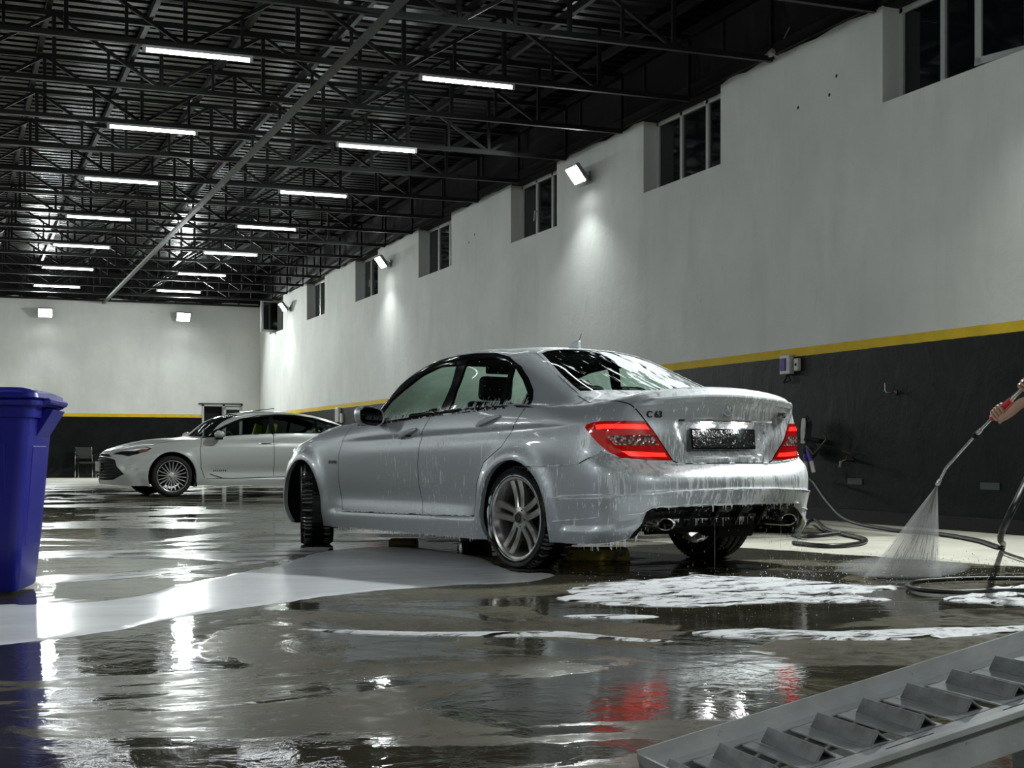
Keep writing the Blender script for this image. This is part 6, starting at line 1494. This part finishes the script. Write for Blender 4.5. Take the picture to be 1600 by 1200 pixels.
mu = nt.nodes.new('ShaderNodeMath'); mu.operation = 'MULTIPLY'; nt.links.new(dv.outputs[0], mu.inputs[0]); mu.inputs[1].default_value = 11.
nt.links.new(mu.outputs[0], sc_.inputs['Density']); nt.links.new(sc_.outputs[0], nt.nodes['Material Output'].inputs['Volume'])
o = m.build('mist_cone', V_, jet); 
mist = MB().ball(tuple(ctr+Vector((0, 0, .055))), (.42, .30, .06), 20).build('ground_mist', V_.copy(), jet); nt2 = mist.data.materials[0].node_tree
nt2.nodes['Math.001' if 'Math.001' in nt2.nodes else 'Math'].inputs[1].default_value = 1.6
M_WATER = plain('water_drop', (.75, .78, .80), .15, bump=0, alpha=.75)
m = MB(); rs = random.Random(11)
for _ in range(110):                                   # fine streaks inside the fan
    s_ = rs.uniform(-1, 1); t0 = rs.uniform(.05, .8); t1 = t0+rs.uniform(.06, .2); w_ = rs.uniform(-.03, .03)
    tgt = ctr+e*s_+nrm*w_; a, c = n0.lerp(tgt, t0), n0.lerp(tgt, min(1, t1)); m.tube([a, c], .0007+.0006*rs.random(), 4, caps=False)
o = m.build('water_streak', M_WATER, jet); o['kind'] = 'stuff'
m = MB()
for _ in range(700):
    a = rs.uniform(0, 2*PI); q = rs.random()**.7; c = ctr+Vector((math.cos(a)*q*.9, math.sin(a)*q*.7, abs(rs.gauss(0, .05))+.006)); m.ball(c, .0016+.0022*rs.random(), 5)
o = m.build('splash_drop', M_WATER, jet); o['kind'] = 'stuff'
# water dripping off the bumper
m = MB()
for _ in range(130):
    y = -.70+abs(rs.gauss(0, .22)) if rs.random() < .7 else rs.uniform(-.7, .6); z = rs.uniform(.01, .28); x = -.96+rs.uniform(-.04, .05); m.tube([(x, y, z), (x, y, z-rs.uniform(.002, .015))], .0010, 4)
for y in (-.62, -.66, -.47, -.70, .1): m.tube([(-.96, y, .30), (-.96, y, .02)], .0008, 4)
o = m.build('falling_drop', M_WATER, car); o['kind'] = 'stuff'
fm = bpy.data.objects['foam_mound']; m = MB()
for _ in range(420):
    u = rs.uniform(880, 1420); v = rs.gauss(925, 22)
    if v < 895 or v > 985: continue
    x, y = fl(u, v); m.ball((x, y, .004+abs(rs.gauss(0, .02))), .0014+.0018*rs.random()**3, 4)
o = m.build('foam_fleck', M_FOAM, fm); o['kind'] = 'stuff'
